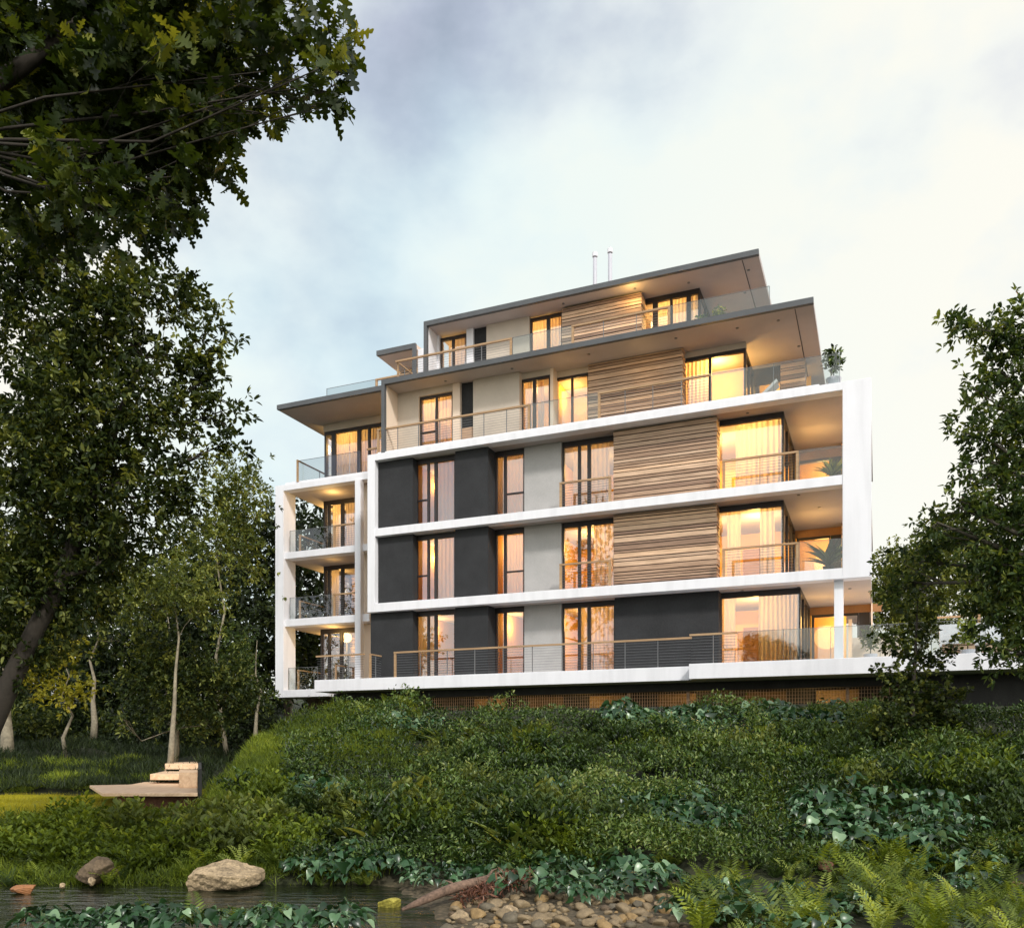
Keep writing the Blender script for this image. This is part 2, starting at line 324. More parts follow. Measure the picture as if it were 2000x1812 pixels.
# ---- warm lamps: inside the rooms, and added outside as balcony spill 
LR = random.Random(4)
def lamp(u, v, z, e, size=0.25, col=(1.0, 0.60, 0.18)):
    e *= 1.1 * (LR.uniform(.4, 1.35) if e > 60 else 1)
    l = bpy.data.lights.new('room_and_spill_lamp', 'POINT'); l.energy = e; l.shadow_soft_size = size; l.color = col
    o = bpy.data.objects.new('room_and_spill_lamp', l); COL.objects.link(o); o.parent = B; o.location = (u, v, z)
# ---- windows
def window(px0, px1, v, z0, z1, mull=(), trans=(), curtains=(), bar=0.07, head=0.16, sill=0.05, left=True, right=True, u0=None, u1=None):
    a = fu(px0, v) if u0 is None else u0; e = fu(px1, v) if u1 is None else u1
    b = MB()
    b.box(a, e, v, v + 0.12, z1 - head, z1); b.box(a, e, v, v + 0.12, z0, z0 + sill)
    if left: b.box(a, a + 0.10, v + 0.003, v + 0.117, z0 + sill, z1 - head)
    if right: b.box(e - 0.05, e, v + 0.003, v + 0.117, z0 + sill, z1 - head)
    for m_ in mull:
        mu_, w = (m_ if isinstance(m_, tuple) else (m_, bar)); c = fu(mu_, v)
        b.box(c - w / 2, c + w / 2, v + 0.006, v + 0.11, z0 + sill, z1 - head)
    for (ta, tb, fr) in trans:
        zz = z0 + (z1 - z0) * fr; b.box(fu(ta, v), fu(tb, v), v + 0.012, v + 0.10, zz - 0.03, zz + 0.03)
    w = b.build('window', 'frame_metal', B)
    p = MB(); p.quads([(a + .02, v + 0.06, z0 + .02), (e - .02, v + 0.06, z0 + .02), (e - .02, v + 0.06, z1 - .02), (a + .02, v + 0.06, z1 - .02)], [(0, 1, 2, 3)]).build('pane', 'window_glass', w)
    for (ca, cb) in curtains:
        x0, x1 = fu(ca, v + 0.3), fu(cb, v + 0.3); n = max(8, int((x1 - x0) / 0.022)); V = []; ph = random.random() * 6; fr_ = random.uniform(34, 46)
        for i in range(n + 1):
            x = x0 + (x1 - x0) * i / n; y = v + 0.30 + 0.035 * math.sin(fr_ * x + ph + 0.8 * math.sin(3 * x)) + 0.012 * math.sin(17 * x)
            V += [(x, y, z0 + 0.01), (x + 0.02 * math.sin(5 * x + ph), y + 0.01, (z0 + z1) / 2), (x, y, z1 - 0.02)]
        c = MB(); c.quads(V, [(3 * i + j, 3 * i + 3 + j, 3 * i + 4 + j, 3 * i + 1 + j) for i in range(n) for j in (0, 1)]).build('curtain', 'curtain_cloth', w, smooth=True)
    return w
def side_window(uc, v0, v1, z0, z1, posts=(0.35, 0.7)):
    b = MB(); b.box(uc - 0.10, uc, v0, v1, z1 - 0.16, z1); b.box(uc - 0.10, uc, v0, v1, z0, z0 + 0.05)
    for t in (0.02,) + tuple(posts) + (0.98,):
        vv = v0 + (v1 - v0) * t; b.box(uc - 0.097, uc - 0.003, vv - 0.07, vv + 0.07, z0 + 0.05, z1 - 0.16)
    w = b.build('window', 'frame_metal', B)
    MB().quads([(uc - 0.05, v0, z0), (uc - 0.05, v1, z0), (uc - 0.05, v1, z1), (uc - 0.05, v0, z1)], [(0, 1, 2, 3)]).build('pane', 'window_glass', w)
    return w
def cladding(px0, px1, v0, v1, z0, z1, u0=None, u1=None, bh=0.125):
    a = fu(px0, v0) if u0 is None else u0; e = fu(px1, v0) if u1 is None else u1
    b = MB(); b.box(a + 0.02, e - 0.05, v0 + 0.055, v1, z0, z1, -3.0)
    z = z0; rr = random.Random(int(px0 * 7 + z0 * 13))
    while z < z1 - 0.02:
        h = bh * rr.choice((0.75, 1, 1, 1.3, 1.55)); pr = rr.choice((0, 0.01, 0.025)); zz = min(z1 - 0.004, z + h - 0.028)
        b.box(a, e + pr, v0 + 0.03 - pr, v0 + 0.055, z + 0.004, zz, rr.random()); b.box(e - 0.05, e + pr, v0 + 0.0551, v1 - 0.01, z + 0.004, zz, rr.random()); z += h
    return b.build('wood_cladding', 'cladding', B)
def wall(m, px0, px1, v0, v1, z0, z1, **k):
    return part('wall', m, (k.get('u0', fu(px0, v0)), k.get('u1', fu(px1, v0)), v0, v1, z0, z1))

# levels two and three (z1..c2, z2..c3) inside the white frame, and the ground level under it
for lv, (z, c) in enumerate(((Z0, C1), (Z1, C2), (Z2, C3))):
    zt = c
    wall('charcoal_render', 724 if lv == 0 else 733, 806, 0.27, 0.75, z, zt, **({} if lv == 0 else {'u0': fl1 + 0.002}))
    wall('charcoal_render', 889, 953, 0.32, 1.05, z, zt)
    if lv == 2: window(806, 889, 0.62, z, zt, mull=[(836, .09), (850.5, .12)], trans=[(809, 836, .40)], curtains=[(851, 889)], head=.2)
    elif lv == 1: window(806, 889, 0.62, z, zt, mull=[(836, .09), (850.5, .12)], trans=[(809, 836, .40)], curtains=[(851, 889)], head=.2)
    else: window(806, 889, 0.62, z, zt, mull=[(836, .09), (850.5, .12)], curtains=[(808, 834), (838, 849)], head=.2)
    window(966, 1024, 1.0, z, zt, mull=[(986, .11)], trans=([(987, 1022, .38)] if lv else []), curtains=([(989, 1026)] if lv == 1 else [(968, 1026)] if lv == 2 else [(966, 975)]), head=.22)
    wall('grey_render', 1024, 1096, 0.92, 1.3, z, zt)
    window(1097, 1201, 1.05, z, zt, mull=[(1131, .11), (1150, .13)], curtains=[[(1134, 1148), (1152, 1203)], [(1160, 1203)], [(1120, 1147), (1153, 1190)]][lv], head=.2)
    if lv: cladding(1198, 1399.5, 0.62, 1.25, z, zt - 0.02)
    else: wall('charcoal_render', 1200.5, 1403.5, 0.62, 1.25, z, zt)
    pc = 1563.5 if lv == 0 else 1530.5
    uC = fu(pc, 1.15)
    window(1404, pc, 1.15, z, zt, mull=([(1404.1, .02)] if lv else []), curtains=[[(1404, 1437), (1482, 1562)], [(1420, 1447), (1484, 1513)], [(1436, 1529)]][lv], left=lv == 0, head=.2, u1=uC)
    side_window(uC, 1.28, 5.7, z, zt)
    # the back of the balcony: a lit door beside timber cladding
    vb = 5.8; ub = fu(1600 if lv == 0 else 1562, vb)
    wall('room_dark', 0, 0, vb, vb + .1, z + 2.45, zt, u0=uC - .1, u1=ub + 2.3)
    window(0, 0, vb, z, z + 2.45, u0=uC + 0.05, u1=ub + 1.15 + (0.3 if lv == 0 else 0), head=.1, sill=.04)
    part('interior_wall', 'room_paint', (uC, min(ub + 2.6, UR - 1.0), vb + 1.6, vb + 1.7, z, zt), (uC - .02, uC + .02, vb + .15, vb + 1.6, z, zt)); lamp(uC + 1.0, vb + .9, zt - .6, 42)
    wall('frame_metal', 0, 0, vb, vb + .12, z, z + 2.45, u0=ub + 1.16 + (0.3 if lv == 0 else 0), u1=ub + 1.55 + (0.3 if lv == 0 else 0))
    if lv: cladding(0, 0, 5.2, 6.0, z, zt - 0.02, u0=ub + 1.57, u1=UR - 0.6)
    else: wall('inner_render', 0, 0, 5.5, 6.0, z, zt, u0=ub + 1.9, u1=UR)
    # inside walls
    iw = MB(); V0 = 1.5
    for q in (fu(806, .62) - .1, fu(958, 1.0), fu(1060, 1.0), fu(1300, 1.0)): iw.box(q - 0.05, q + 0.05, 1.25 if q > fu(950) else 1.1, 5.6, z, zt)
    iw.box(0.2, uC - 0.12, 5.6, 5.72, z, zt); iw.box(0.05, 0.2, 0.8, 6, z, zt); iw.box(fu(1300, 1.0) + .05, uC - .11, 4.9, 5.0, z, z + 2.1)
    iw.build('interior_wall', 'room_paint', B)
    dk = MB(); q = fu(1450, 4.5); dk.box(q, q + 0.9, 4.75, 4.85, z, z + 1.95); q = fu(860, 4); dk.box(q, q + .8, 5.0, 5.5, z, z + .9); q = fu(1150, 5); dk.box(q, q + 1.2, 5.0, 5.5, z, z + 1.0)
    dk.build('cabinet', 'room_dark', B)
    part('interior_floor', 'room_dark', (0.25, uC - .1, 1.2, 5.6, z - .002, z + .012))
# level four (dark frame, on the roof of the white frame)
z, c = Z3, C4
wall('beige_render', 0, 0, 1.15, 1.6, z, c, u0=F5L + .16, u1=fu(818, 1.15)); wall('beige_render', 818, 884.2, 1.15, 1.6, z + 2.55, c)
window(818.2, 884, 1.25, z, z + 2.55, mull=[(852, .09)], trans=[(820, 851, .42)], curtains=[(821, 850), (854, 880)], head=.10)
wall('inner_render', 884, 898, 1.12, 1.6, z, c)
wall('charcoal_render', 898.5, 924, 1.3, 1.7, z + 1.0, c - .003); wall('cladding', 898.5, 924, 1.28, 1.7, z, z + 1.0)
wall('beige_render', 924, 1014.5, 1.15, 1.6, z, c)
window(1015.5, 1074, 1.4, z, z + 2.6, mull=[(1043, .12)], curtains=[(1018, 1040), (1052, 1062)], head=.1)
wall('beige_render', 1015, 1075, 1.37, 1.6, z + 2.6, c); wall('inner_render', 1074.5, 1080.5, 1.36, 1.9, z, c)
window(1081.5, 1149.5, 1.8, z, z + 2.6, mull=[(1117, .08)], curtains=[(1083, 1092)], head=.1); wall('beige_render', 1081, 1150, 1.78, 2.0, z + 2.6, c)
cladding(1148.5, 1332.5, 1.6, 2.2, z, c - .02)
uC4 = fu(1456.5, 2.1)
window(1334, 1456, 2.1, z, z + 2.62, mull=[(1386.5, .10)], curtains=[(1336, 1386)], left=False, head=.14, u1=uC4); wall('beige_render', 0, 0, 2.08, 2.3, z + 2.62, c, u0=fu(1334, 2.1), u1=uC4 + .01)
side_window(uC4, 2.25, 4.4, z, z + 2.6, (0.5,))
window(0, 0, 4.6, z, z + 2.3, u0=uC4 - .1, u1=uC4 + 1.0, head=.1); part('interior_wall', 'room_paint', (uC4, uC4 + 2, 6.1, 6.2, z, c)); lamp(uC4 + .7, 5.4, c - .6, 40)
wall('frame_metal', 0, 0, 4.6, 4.75, z + 2.3, c, u0=uC4 - .1, u1=uC4 + 1.1)
cladding(0, 0, 4.3, 5.0, z, c - .02, u0=uC4 + 1.0, u1=uC4 + 1.9)
iw = MB()
for q in (fu(910, 1.7), fu(1077, 2.0) , fu(1240, 2.2)): iw.box(q - 0.05, q + 0.05, 1.95, 4.5, z, c)
iw.box(0.9, uC4 - 0.15, 4.5, 4.6, z, c); iw.build('interior_wall', 'room_paint', B)
part('interior_floor', 'room_dark', (0.9, uC4 - .1, 1.7, 4.5, z - .002, z + .012))
# level five (top)
z, c = Z4, C5; vw = 3.0
wall('white_render', 0, 0, vw, vw + .4, z, c, u0=F6L + .16, u1=fu(858, vw)); window(858, 911, vw + .1, z, c - .12, mull=[(884.5, .10)], curtains=[(877, 883), (887, 909)], head=.12)
wall('white_render', 911, 924, vw, vw + .4, z, c); wall('charcoal_render', 924.5, 950, vw + .12, vw + .5, z + .9, c - .003); wall('white_render', 924.5, 950, vw + .1, vw + .5, z, z + .9)
wall('beige_render', 950, 1034, vw, vw + .4, z, c)
window(1034.5, 1098, vw + .1, z, c - .06, mull=[(1070.5, .14)], curtains=[(1038, 1068), (1073, 1097)], head=.12)
cladding(1097, 1252, 2.8, 3.5, z, c - .08)
uC5 = fu(1366.5, 3.55)
window(1253, 1366, 3.55, z, c, mull=[(1279.5, .2), (1311, .10), (1345, .16)], curtains=[(1286, 1309), (1314, 1342), (1349, 1358)], left=False, head=.2, u1=uC5)
side_window(uC5, 3.7, 6.4, z, c, (0.5,))
wall('white_render', 0, 0, 6.5, 6.7, z, c, u0=F6L, u1=uC5)
iw = MB()
for q in (fu(990, 3.4), fu(1180, 3.6)): iw.box(q - 0.05, q + 0.05, 3.52, 6.5, z, c)
iw.box(F6L + .2, uC5 - .15, 6.2, 6.3, z, c); iw.build('interior_wall', 'room_paint', B)
part('interior_floor', 'room_dark', (F6L + .2, uC5 - .1, 3.5, 6.2, z - .002, z + .012))
for px in (1162, 1191.5):                                          # flue pipes on the roof
    vv = 5.0; uu = fu(px, vv); zt = fz(px, 494 if px < 1180 else 486, vv)
    f = MB().tube([(uu, vv, Z5 - .01), (uu, vv, zt - .22)], 0.085, 14).build('flue_pipe', 'pot_white', B, smooth=True)
    MB().tube([(uu, vv, zt - .22), (uu, vv, zt - .17)], 0.07, 14).build('pipe_collar', 'frame_metal', f); MB().tube([(uu, vv, zt - .17), (uu, vv, zt)], 0.115, 14).build('pipe_cap', 'white_render', f)

# ---- left wing
VL = 1.95; uL = fu(537.5, VL); uL2 = fu(553.5, VL); uW = fu(632, 4.1)
part('white_frame', 'white_render', (uL, uL2, VL, 2.85, C0, Z3), (uL2, 0.3, VL, 2.4, C3, Z3), (uL2, fu(641, VL), VL, 2.9, C0, C0 + .34), bevel=0.012)
part('balcony_soffit', 'soffit_board', (uL + .4, 0.28, 2.4, 8, C3 + .004, Z3 - .004))
part('terrace_edge_kerb', 'white_render', (fu(560, 2.3), 0.28, 2.2, 2.35, Z3, Z3 + .16))
part('floor_slab', 'white_render', (uL2, fu(641, VL), 2.9, 6.0, C0 + .1, C0 + .36), (uL2 - .2, uL2 + .6, 2.9, 3.6, C0, C0 + .1))
for (c, z) in ((C1, Z1), (C2, Z2)):
    part('floor_slab', 'white_render', (uL2 - .02, fu(724, 2.15), 2.05, 2.6, c, z - .02), bevel=.01)
    part('balcony_soffit', 'soffit_board', (uL2 - .3, 0.28, 2.6, 8, c + .004, z - .03))
part('column', 'white_render', (fu(693, 1.85), fu(704, 1.85), 1.85, 2.12, 4.83, C3), bevel=.01)
for i, (z, c) in enumerate(((Z0, C1), (Z1, C2), (Z2, C3))):
    vW = 3.5 if i == 0 else 4.1; u0 = fu(626 if i == 0 else 632, vW)
    window(0, 0, vW, z, c, u0=u0, u1=fu(705, vW), mull=[(642, .12), (668 if i else 666, .16)], curtains=[[], [(648, 662)], [(650, 664), (674, 696)]][i], head=.2)
    wall('inner_render', 705, 728, 2.6, 3.0, z, c)
    cladding(0, 0, vW + 2.3, vW + 2.5, z, c - .02, u0=u0 - .1, u1=u0 + 1.3); side_window(u0 + .05, vW + .15, vW + 2.3, z, c, ())
    part('interior_wall', 'room_paint', (u0 + 1.3, 0.05, vW + 2.4, vW + 2.5, z, c))
    part('interior_floor', 'room_dark', (u0, 0.05, vW + .2, vW + 2.4, z - .002, z + .01))
# level four of the left wing with its broad dark eave
part('roof_slab', 'slate_fascia', (fu(540.5, 0.55), F5L - .003, 0.55, 0.71, C4 - .0, Z4 - .0))
eL = fu(540.5, 0.55)
part('roof_slab', 'soffit_board', (eL + .004, F5L + .15, 0.712, 7.5, C4 + .003, Z4 - .01))
vW = 2.9; u0 = fu(633.5, vW)
window(0, 0, vW, Z3, Z3 + 2.5, u0=u0, u1=F5L + .1, mull=[(651, .22), (700.5, .18), (720.5, .10)], curtains=[(655, 682), (684, 698), (705, 740)], head=.14)
wall('beige_render', 0, 0, vW - .05, vW + .2, Z3 + 2.5, C4, u0=u0 - .02, u1=F5L + .1); side_window(u0 + .05, vW + .15, 6.0, Z3, Z3 + 2.5, (.5,))
wall('beige_render', 0, 0, 5.6, 5.8, Z3, C4, u0=u0 + .1, u1=1.0)
# level five of the left wing: small canopy with dark leg, and a further roof behind
cz0, cz1 = 19.98, 20.2; vc = 3.6; k0, k1 = fu(735, vc), fu(811, vc)
part('canopy', 'slate_fascia', (k0, k1, vc, vc + .14, cz0, cz1), (k1 - .16, k1, vc, vc + .14, Z4, cz0)); part('canopy', 'soffit_board', (k0 + .01, k1 - .02, vc + .14, 6.0, cz0 + .003, cz1 - .004))
window(0, 0, 5.4, Z4, cz0 - .1, u0=fu(782, 5.4), u1=fu(812, 5.4), mull=[], curtains=[(786, 806)]); wall('white_render', 0, 0, vc + .2, vc + .3, Z4, cz0, u0=k1 + .02, u1=F6L + .02)
part('roof_slab', 'slate_fascia', (fu(679, 9), fu(760, 9), 9, 13, 20.0, 20.25)); wall('room_paint', 0, 0, 10.5, 10.7, Z4, 20, u0=fu(730, 10.5), u1=fu(760, 10.5))

# ---- railings
def handrail(u0, u1, v, z, ends=(1, 1), cables=True, n_post=0, glass=False, h=1.0):
    b = MB(); b.box(u0, u1, v - 0.045, v + 0.045, z + h - 0.055, z + h + .01)
    r = b.build('railing', 'handrail_wood', B)
    if ends[0]: MB().box(u0, u0 + 0.09, v - 0.03, v + 0.03, z, z + h - 0.05).build('end_post', 'handrail_wood', r)
    if ends[1]: MB().box(u1 - 0.09, u1, v - 0.03, v + 0.03, z, z + h - 0.05).build('end_post', 'handrail_wood', r)
    if n_post:
        for i in range(1, n_post + 1):
            q = u0 + (u1 - u0) * i / (n_post + 1); MB().box(q - 0.010, q + 0.010, v - 0.02, v + 0.02, z, z + h - 0.05).build('baluster', 'steel', r)
    if cables:
        p = MB()
        for i in range(9):
            zz = z + 0.09 + i * 0.098; p.tube([(u0 + .04, v, zz), (u1 - .04, v, zz)], 0.0055, 5)
        p.build('cable', 'steel', r)
    return r
def glassrail(u0, u1, v, z, h=1.0, step=1.4):
    r = MB().box(u0, u1, v - 0.006, v + 0.006, z, z + h).build('glass_balustrade', 'rail_glass', B)
    n = max(1, int((u1 - u0) / step)); p = MB()
    for i in range(0, n + 1): q = u0 + (u1 - u0) * i / n; p.box(q - 0.008, q + 0.008, v + 0.007, v + 0.03, z, z + h - .002)
    p.box(u0, u1, v - .012, v + .012, z + h, z + h + .012)
    p.build('clamp', 'steel', r); return r
def siderail(u, v0, v1, z, h=1.0):
    r = MB().box(u - .035, u + .035, v0, v1, z + h - .05, z + h).build('railing', 'handrail_wood', B)
    MB().box(u - .03, u + .03, v0, v0 + .09, z, z + h - .05).build('end_post', 'handrail_wood', r)
    p = MB(); p.box(u - .012, u + .012, (v0 + v1) / 2, (v0 + v1) / 2 + .03, z, z + h - .05)
    for i in range(9): zz = z + 0.09 + i * 0.098; p.tube([(u, v0 + .05, zz), (u, v1, zz)], 0.0055, 5)
    p.build('cable', 'steel', r)
tz = 4.83; v = -0.7
handrail(fu(770, v), fu(1351, v), v, tz, (1, 0), True, 9, h=1.0); v = -1.2
handrail(fu(1347, v), fu(1440, v), v, tz + .03, (0, 0), True, 1); glassrail(fu(1441, v), 29.5, v, tz + .03)
handrail(fu(618, -.7), fu(712, -.7), -.7, tz, (0, 0), True, 2); siderail(fu(721, -.7), -.66, 0.2, tz)
for z in (Z1, Z2):
    handrail(fu(1093, .3), fu(1193.5, .3), .3, z, (1, 1)); handrail(fu(1411, .15), fu(1560, .15), .15, z, (1, 1), n_post=1); glassrail(fu(1561, .15), fu(1645.4, .15), .15, z)
    glassrail(fu(566, 2.15), fu(651, 2.15), 2.15, z - .02, .98, 1.3); handrail(fu(651.5, 2.15), fu(693, 2.15), 2.15, z - .02, (1, 0)); siderail(fu(582, 2.8), 2.9, 5.5, z - .02)
glassrail(fu(563.5, 2.2), fu(620, 2.2), 2.2, C0 + .36, 1.0, 1.3); siderail(fu(580, 2.9), 2.95, 5.5, C0 + .36); siderail(fu(650, 2.6), 2.8, 4, Z0)
v = .26
handrail(fu(737, v), fu(1035, v), v, Z3 + .1, (1, 1), True, 6, h=.98); glassrail(fu(1036, v), fu(1168, v), v, Z3 + .1, .98)
handrail(fu(1168, v), fu(1388, v), v, Z3 + .1, (1, 0), True, 3, h=.98); glassrail(fu(1388, v), fu(1640, v), v, Z3 + .1, .98, 1.9)
v = .8
handrail(fu(773, v), fu(1000, v), v, Z4, (0, 1), True, 3); glassrail(fu(1001, v), fu(1116, v), v, Z4); handrail(fu(1116.5, v), fu(1309, v), v, Z4, (1, 1), True, 2); glassrail(fu(1310, v), fu(1503, v), v, Z4, 1.0, 1.9)
siderail(fu(775, v), v + .06, 2.0, Z4); handrail(fu(734, 2.0), fu(805, 2.0), 2.0, Z4, (1, 0), True, 2); glassrail(eL + 1.6, fu(733, 2), 2.0, Z4)
glassrail(fu(579, 2.3), fu(703, 2.3), 2.3, Z3 + .15, .98); siderail(fu(580, 2.05), 2.05, 5.5, Z3 + .1); handrail(fu(717, 1.0), fu(738, 1.0), 1.0, Z3 - .1, (0, 0), False, 0, h=.75)

# ---- ground floor right: column, low wall, basement
part('column', 'white_render', (fu(1629, .25), fu(1647, .25), .25, .55, 4.86, C1), bevel=.01)
part('terrace_wall', 'inner_render', (fu(1664, 1.8), fu(1760, 1.8), 1.8, 2.0, 4.85, 5.85), (fu(1657, 5.4), fu(1664, 5.4), 5.35, 5.5, 4.85, 7.0))
part('terrace_wall', 'white_render', (fu(1835, 3.0), 31.0, 3.0, 3.2, 5.55, 6.3)); cladding(0, 0, 2.7, 3.0, 4.85, 5.6, u0=fu(1840, 2.7), u1=fu(1903, 2.7), bh=.16); cladding(0, 0, 2.85, 3.0, 4.85, 5.6, u0=fu(1916, 2.85), u1=31, bh=.16)
handrail(fu(1830, 5.0), fu(1915, 5.0), 5.0, 5.9, (0, 1), False, 0, h=.95)
part('basement_wall', 'dark_concrete', (-1.6, 31, 4.5, 4.7, 1.0, 4.35), (-2.2, -1.6, 0.8, 4.6, 1.0, 4.35))
for q in (3.0, 5.6, 8.3, 11.2, 14.6, 17.2): part('basement_panel', 'brown_rock', (q, q + 1.5, 3.9, 4.0, 2.6, 4.2))
part('basement_beam', 'dark_concrete', (-1.5, 31, 0.25, 0.55, 4.05, 4.345))
part('basement_kerb', 'concrete', (2.3, fu(1790, .6), .35, .62, 1.6, 3.52))
part('retaining_wall', 'dark_concrete', (fu(1788, .0), 31, 0.0, .3, 0.6, 4.05))
g = MB(); q = 2.4
while q < fu(1800, .6): g.box(q - .008, q + .008, .44, .456, 3.52, 4.05); q += .095
for zz in (3.6, 3.72, 3.84, 3.96): g.box(2.3, fu(1800, .6), .457, .467, zz - .006, zz + .006)
for q in (5.3, 10.9, 13.1, 18.4): g.box(q - .05, q + .05, .47, .55, 3.52, 4.05)
g.build('basement_grille', 'cladding', B)
part('brick_pier', 'brown_rock', (fu(600, 3), fu(700, 3), 3, 5, 1.0, C0 - .02))

# ---- room and basement lamps; those out on balconies and terraces are added warm spill
for (z, c, k) in ((Z0, C1, 1.2), (Z1, C2, 1.0), (Z2, C3, 1.0)):
    for px, vv, e in ((850, 2.6, 95), (1000, 2.8, 80), (1160, 3.0, 100), (1380, 3.0, 120), (1480, 2.9, 150)): lamp(fu(px, vv), vv, c - 0.5, e * k)
    lamp(fu(1600, 3.6), 3.4, c - .9, 24, .5); lamp(fu(655, 5.2), 5.3, c - .5, 90); lamp(fu(650, 3.0), 3.0, c - .35, 22 if z != Z1 else 5)  # first and last stand outside, added to warm the balcony soffits
for px, vv, e in ((850, 2.7, 70), (1040, 3.0, 80), (1120, 3.2, 90), (1400, 3.2, 170)): lamp(fu(px, vv), vv, C4 - .5, e)
lamp(fu(1500, 3.2), 3.4, C4 - .9, 14, .5); lamp(fu(850, .8), .8, C4 - 1.0, 4, .4); lamp(fu(1100, .9), .9, C4 - 1.0, 6, .4); lamp(fu(690, 4), 4.2, C4 - .6, 70); lamp(fu(1250, .7), .8, C4 - 1.0, 6, .4)  # added on the open terraces to warm soffits, except the left wing room's
for px, vv, e in ((885, 4.6, 50), (1065, 4.6, 70), (1310, 5.0, 110)): lamp(fu(px, vv), vv, C5 - .5, e)
lamp(fu(1235, 2.45), 2.3, C5 - .4, 16, .2); lamp(fu(796, 6), 6.0, C5 - .6, 30); lamp(fu(750, 9.9), 9.9, C5 - 1, 30)  # first is added outside, to warm the cladding
for q in (4, 8.5, 13, 17.5): lamp(q, 2.8, 3.5, 55)
lamp(fu(1720, 3.5), 3.5, 6.3, 20)

# ------------------------------------------------------------------ terrain
def smooth(x): x = np.clip(x, 0, 1); return x * x * (3 - 2 * x)
_ph = rng.uniform(0, 6.28, (24, 3))
def lump(x, y, f=1.0, k0=0, n=6):
    s = 0; 
    for i in range(n):
        a = _ph[(k0 + i) % 24]; w = f * (0.6 + 0.35 * i); s = s + np.sin(w * (x * math.cos(a[0]) + y * math.sin(a[0])) + a[1] + 1.3 * np.sin(0.5 * w * (x * math.sin(a[2]) - y * math.cos(a[2])) + a[2])) / (1 + 0.45 * i)
    return s / 2.6
def EDGE(y): return 7.55 + .36 * np.clip(y - 20.6, -4.5, 6.4) + .16 * np.clip(y - 27, 0, 20)
def H(x, y):
    x = np.asarray(x, float); y = np.asarray(y, float)
    Yf = 31.5 - 0.4232 * (np.clip(x, -14, 60) - 3.73)
    p = np.clip((y - 12.6) / (Yf - 1.4 - 12.6), 0, None)
    hill = np.where(p < 1, 3.28 * np.clip(p, 0, 1) ** 0.84, 3.28) + np.clip(y - 60, 0, 200) * 0.03
    valley = 0.52 * smooth((y - 12.8) / 4.5) + np.clip(y - 27, 0, 60) * 0.115 + np.clip(y - 87, 0, 300) * 0.06
    s = smooth((x + EDGE(y) + .1) / (1.5 + .12 * np.clip(y - 20, 0, 20)))
    hill = hill + .62 * np.exp(-(((x + 5.2) / 2.9) ** 2 + ((y - 31.2) / 2.6) ** 2))
    h = valley * (1 - s) + hill * s
    x0 = -1.75 + np.clip(12.8 - y, -1, 4) * 0.36                    # right edge of the stream
    m = smooth((y - 9.0) / 0.7) * smooth((12.9 - y) / 0.7) * smooth((x0 - x) / 0.8)
    near = smooth((13.5 - y) / 1.5)
    h = h + near * (0.03 + 0.14 * smooth((9.3 - y) / 0.8)) * (1 - m) - 0.55 * m
    veg = smooth((y - 13.2) / 1.2) * (1 - smooth((y - 60) / 10)) * (1 - (1 - s) * smooth((y - 17) / 2) * smooth((27.5 - y) / 2) * 0.9)
    h = h + 0.16 * veg * lump(x, y, 1.5) * np.clip(1.15 - p, 0.15, 1) + 0.02 * lump(x, y, 4, 7)
    return h
def axis(parts):
    out = []
    for a, b, st in parts: out += list(np.arange(a, b, st))
    return np.array(out + [parts[-1][1]])
gx = axis([(-600, -80, 26), (-80, -24, 3), (-24, 24, .3), (24, 80, 3), (80, 600, 26)]); gy = axis([(-200, 0, 20), (0, 6, 1), (6, 40, .3), (40, 110, 2.5), (110, 900, 30)])
XX, YY = np.meshgrid(gx, gy); ZZ = H(XX, YY); nx, ny = len(gx), len(gy)
VV = np.stack([XX.ravel(), YY.ravel(), ZZ.ravel()], 1); ii = (np.arange(ny - 1)[:, None] * nx + np.arange(nx - 1)[None, :]).ravel()
gravel = (smooth((13.1 - YY) / .8) * smooth((XX + 2.6) / .5) * smooth((3.6 - XX) / .8) * smooth((YY - 7) / 1)).ravel()
gme = mesh_np('ground', VV, np.stack([ii, ii + 1, ii + 1 + nx, ii + nx], 1), 'soil', rnd=gravel, smooth=True, attr='gravel')
meta(link('ground', gme), kind='structure')
wme = mesh_np('water', [(-40, 7.5, 0), (2.0, 7.5, 0), (2.0, 13.8, 0), (-40, 13.8, 0)], [(0, 1, 2, 3)], 'water'); meta(link('stream', wme), kind='structure')

def G(px, py, off=0.0, d0=7.0, d1=90.0):
    """points where photo rays meet the terrain (world coordinates)"""
    px = np.atleast_1d(np.asarray(px, float)); py = np.atleast_1d(np.asarray(py, float)); out = np.zeros((len(px), 3)); done = np.zeros(len(px), bool)
    d = d0
    while d < d1:
        x = (px - 1000) / FOC * d; z = EYE + (HY - py) / FOC * d; h = H(x, np.full_like(x, d)) + off
        hit = (~done) & (z <= h); out[hit] = np.stack([x, np.full_like(x, d), h - off], 1)[hit]; done |= hit; d *= 1.006
    return out[done]

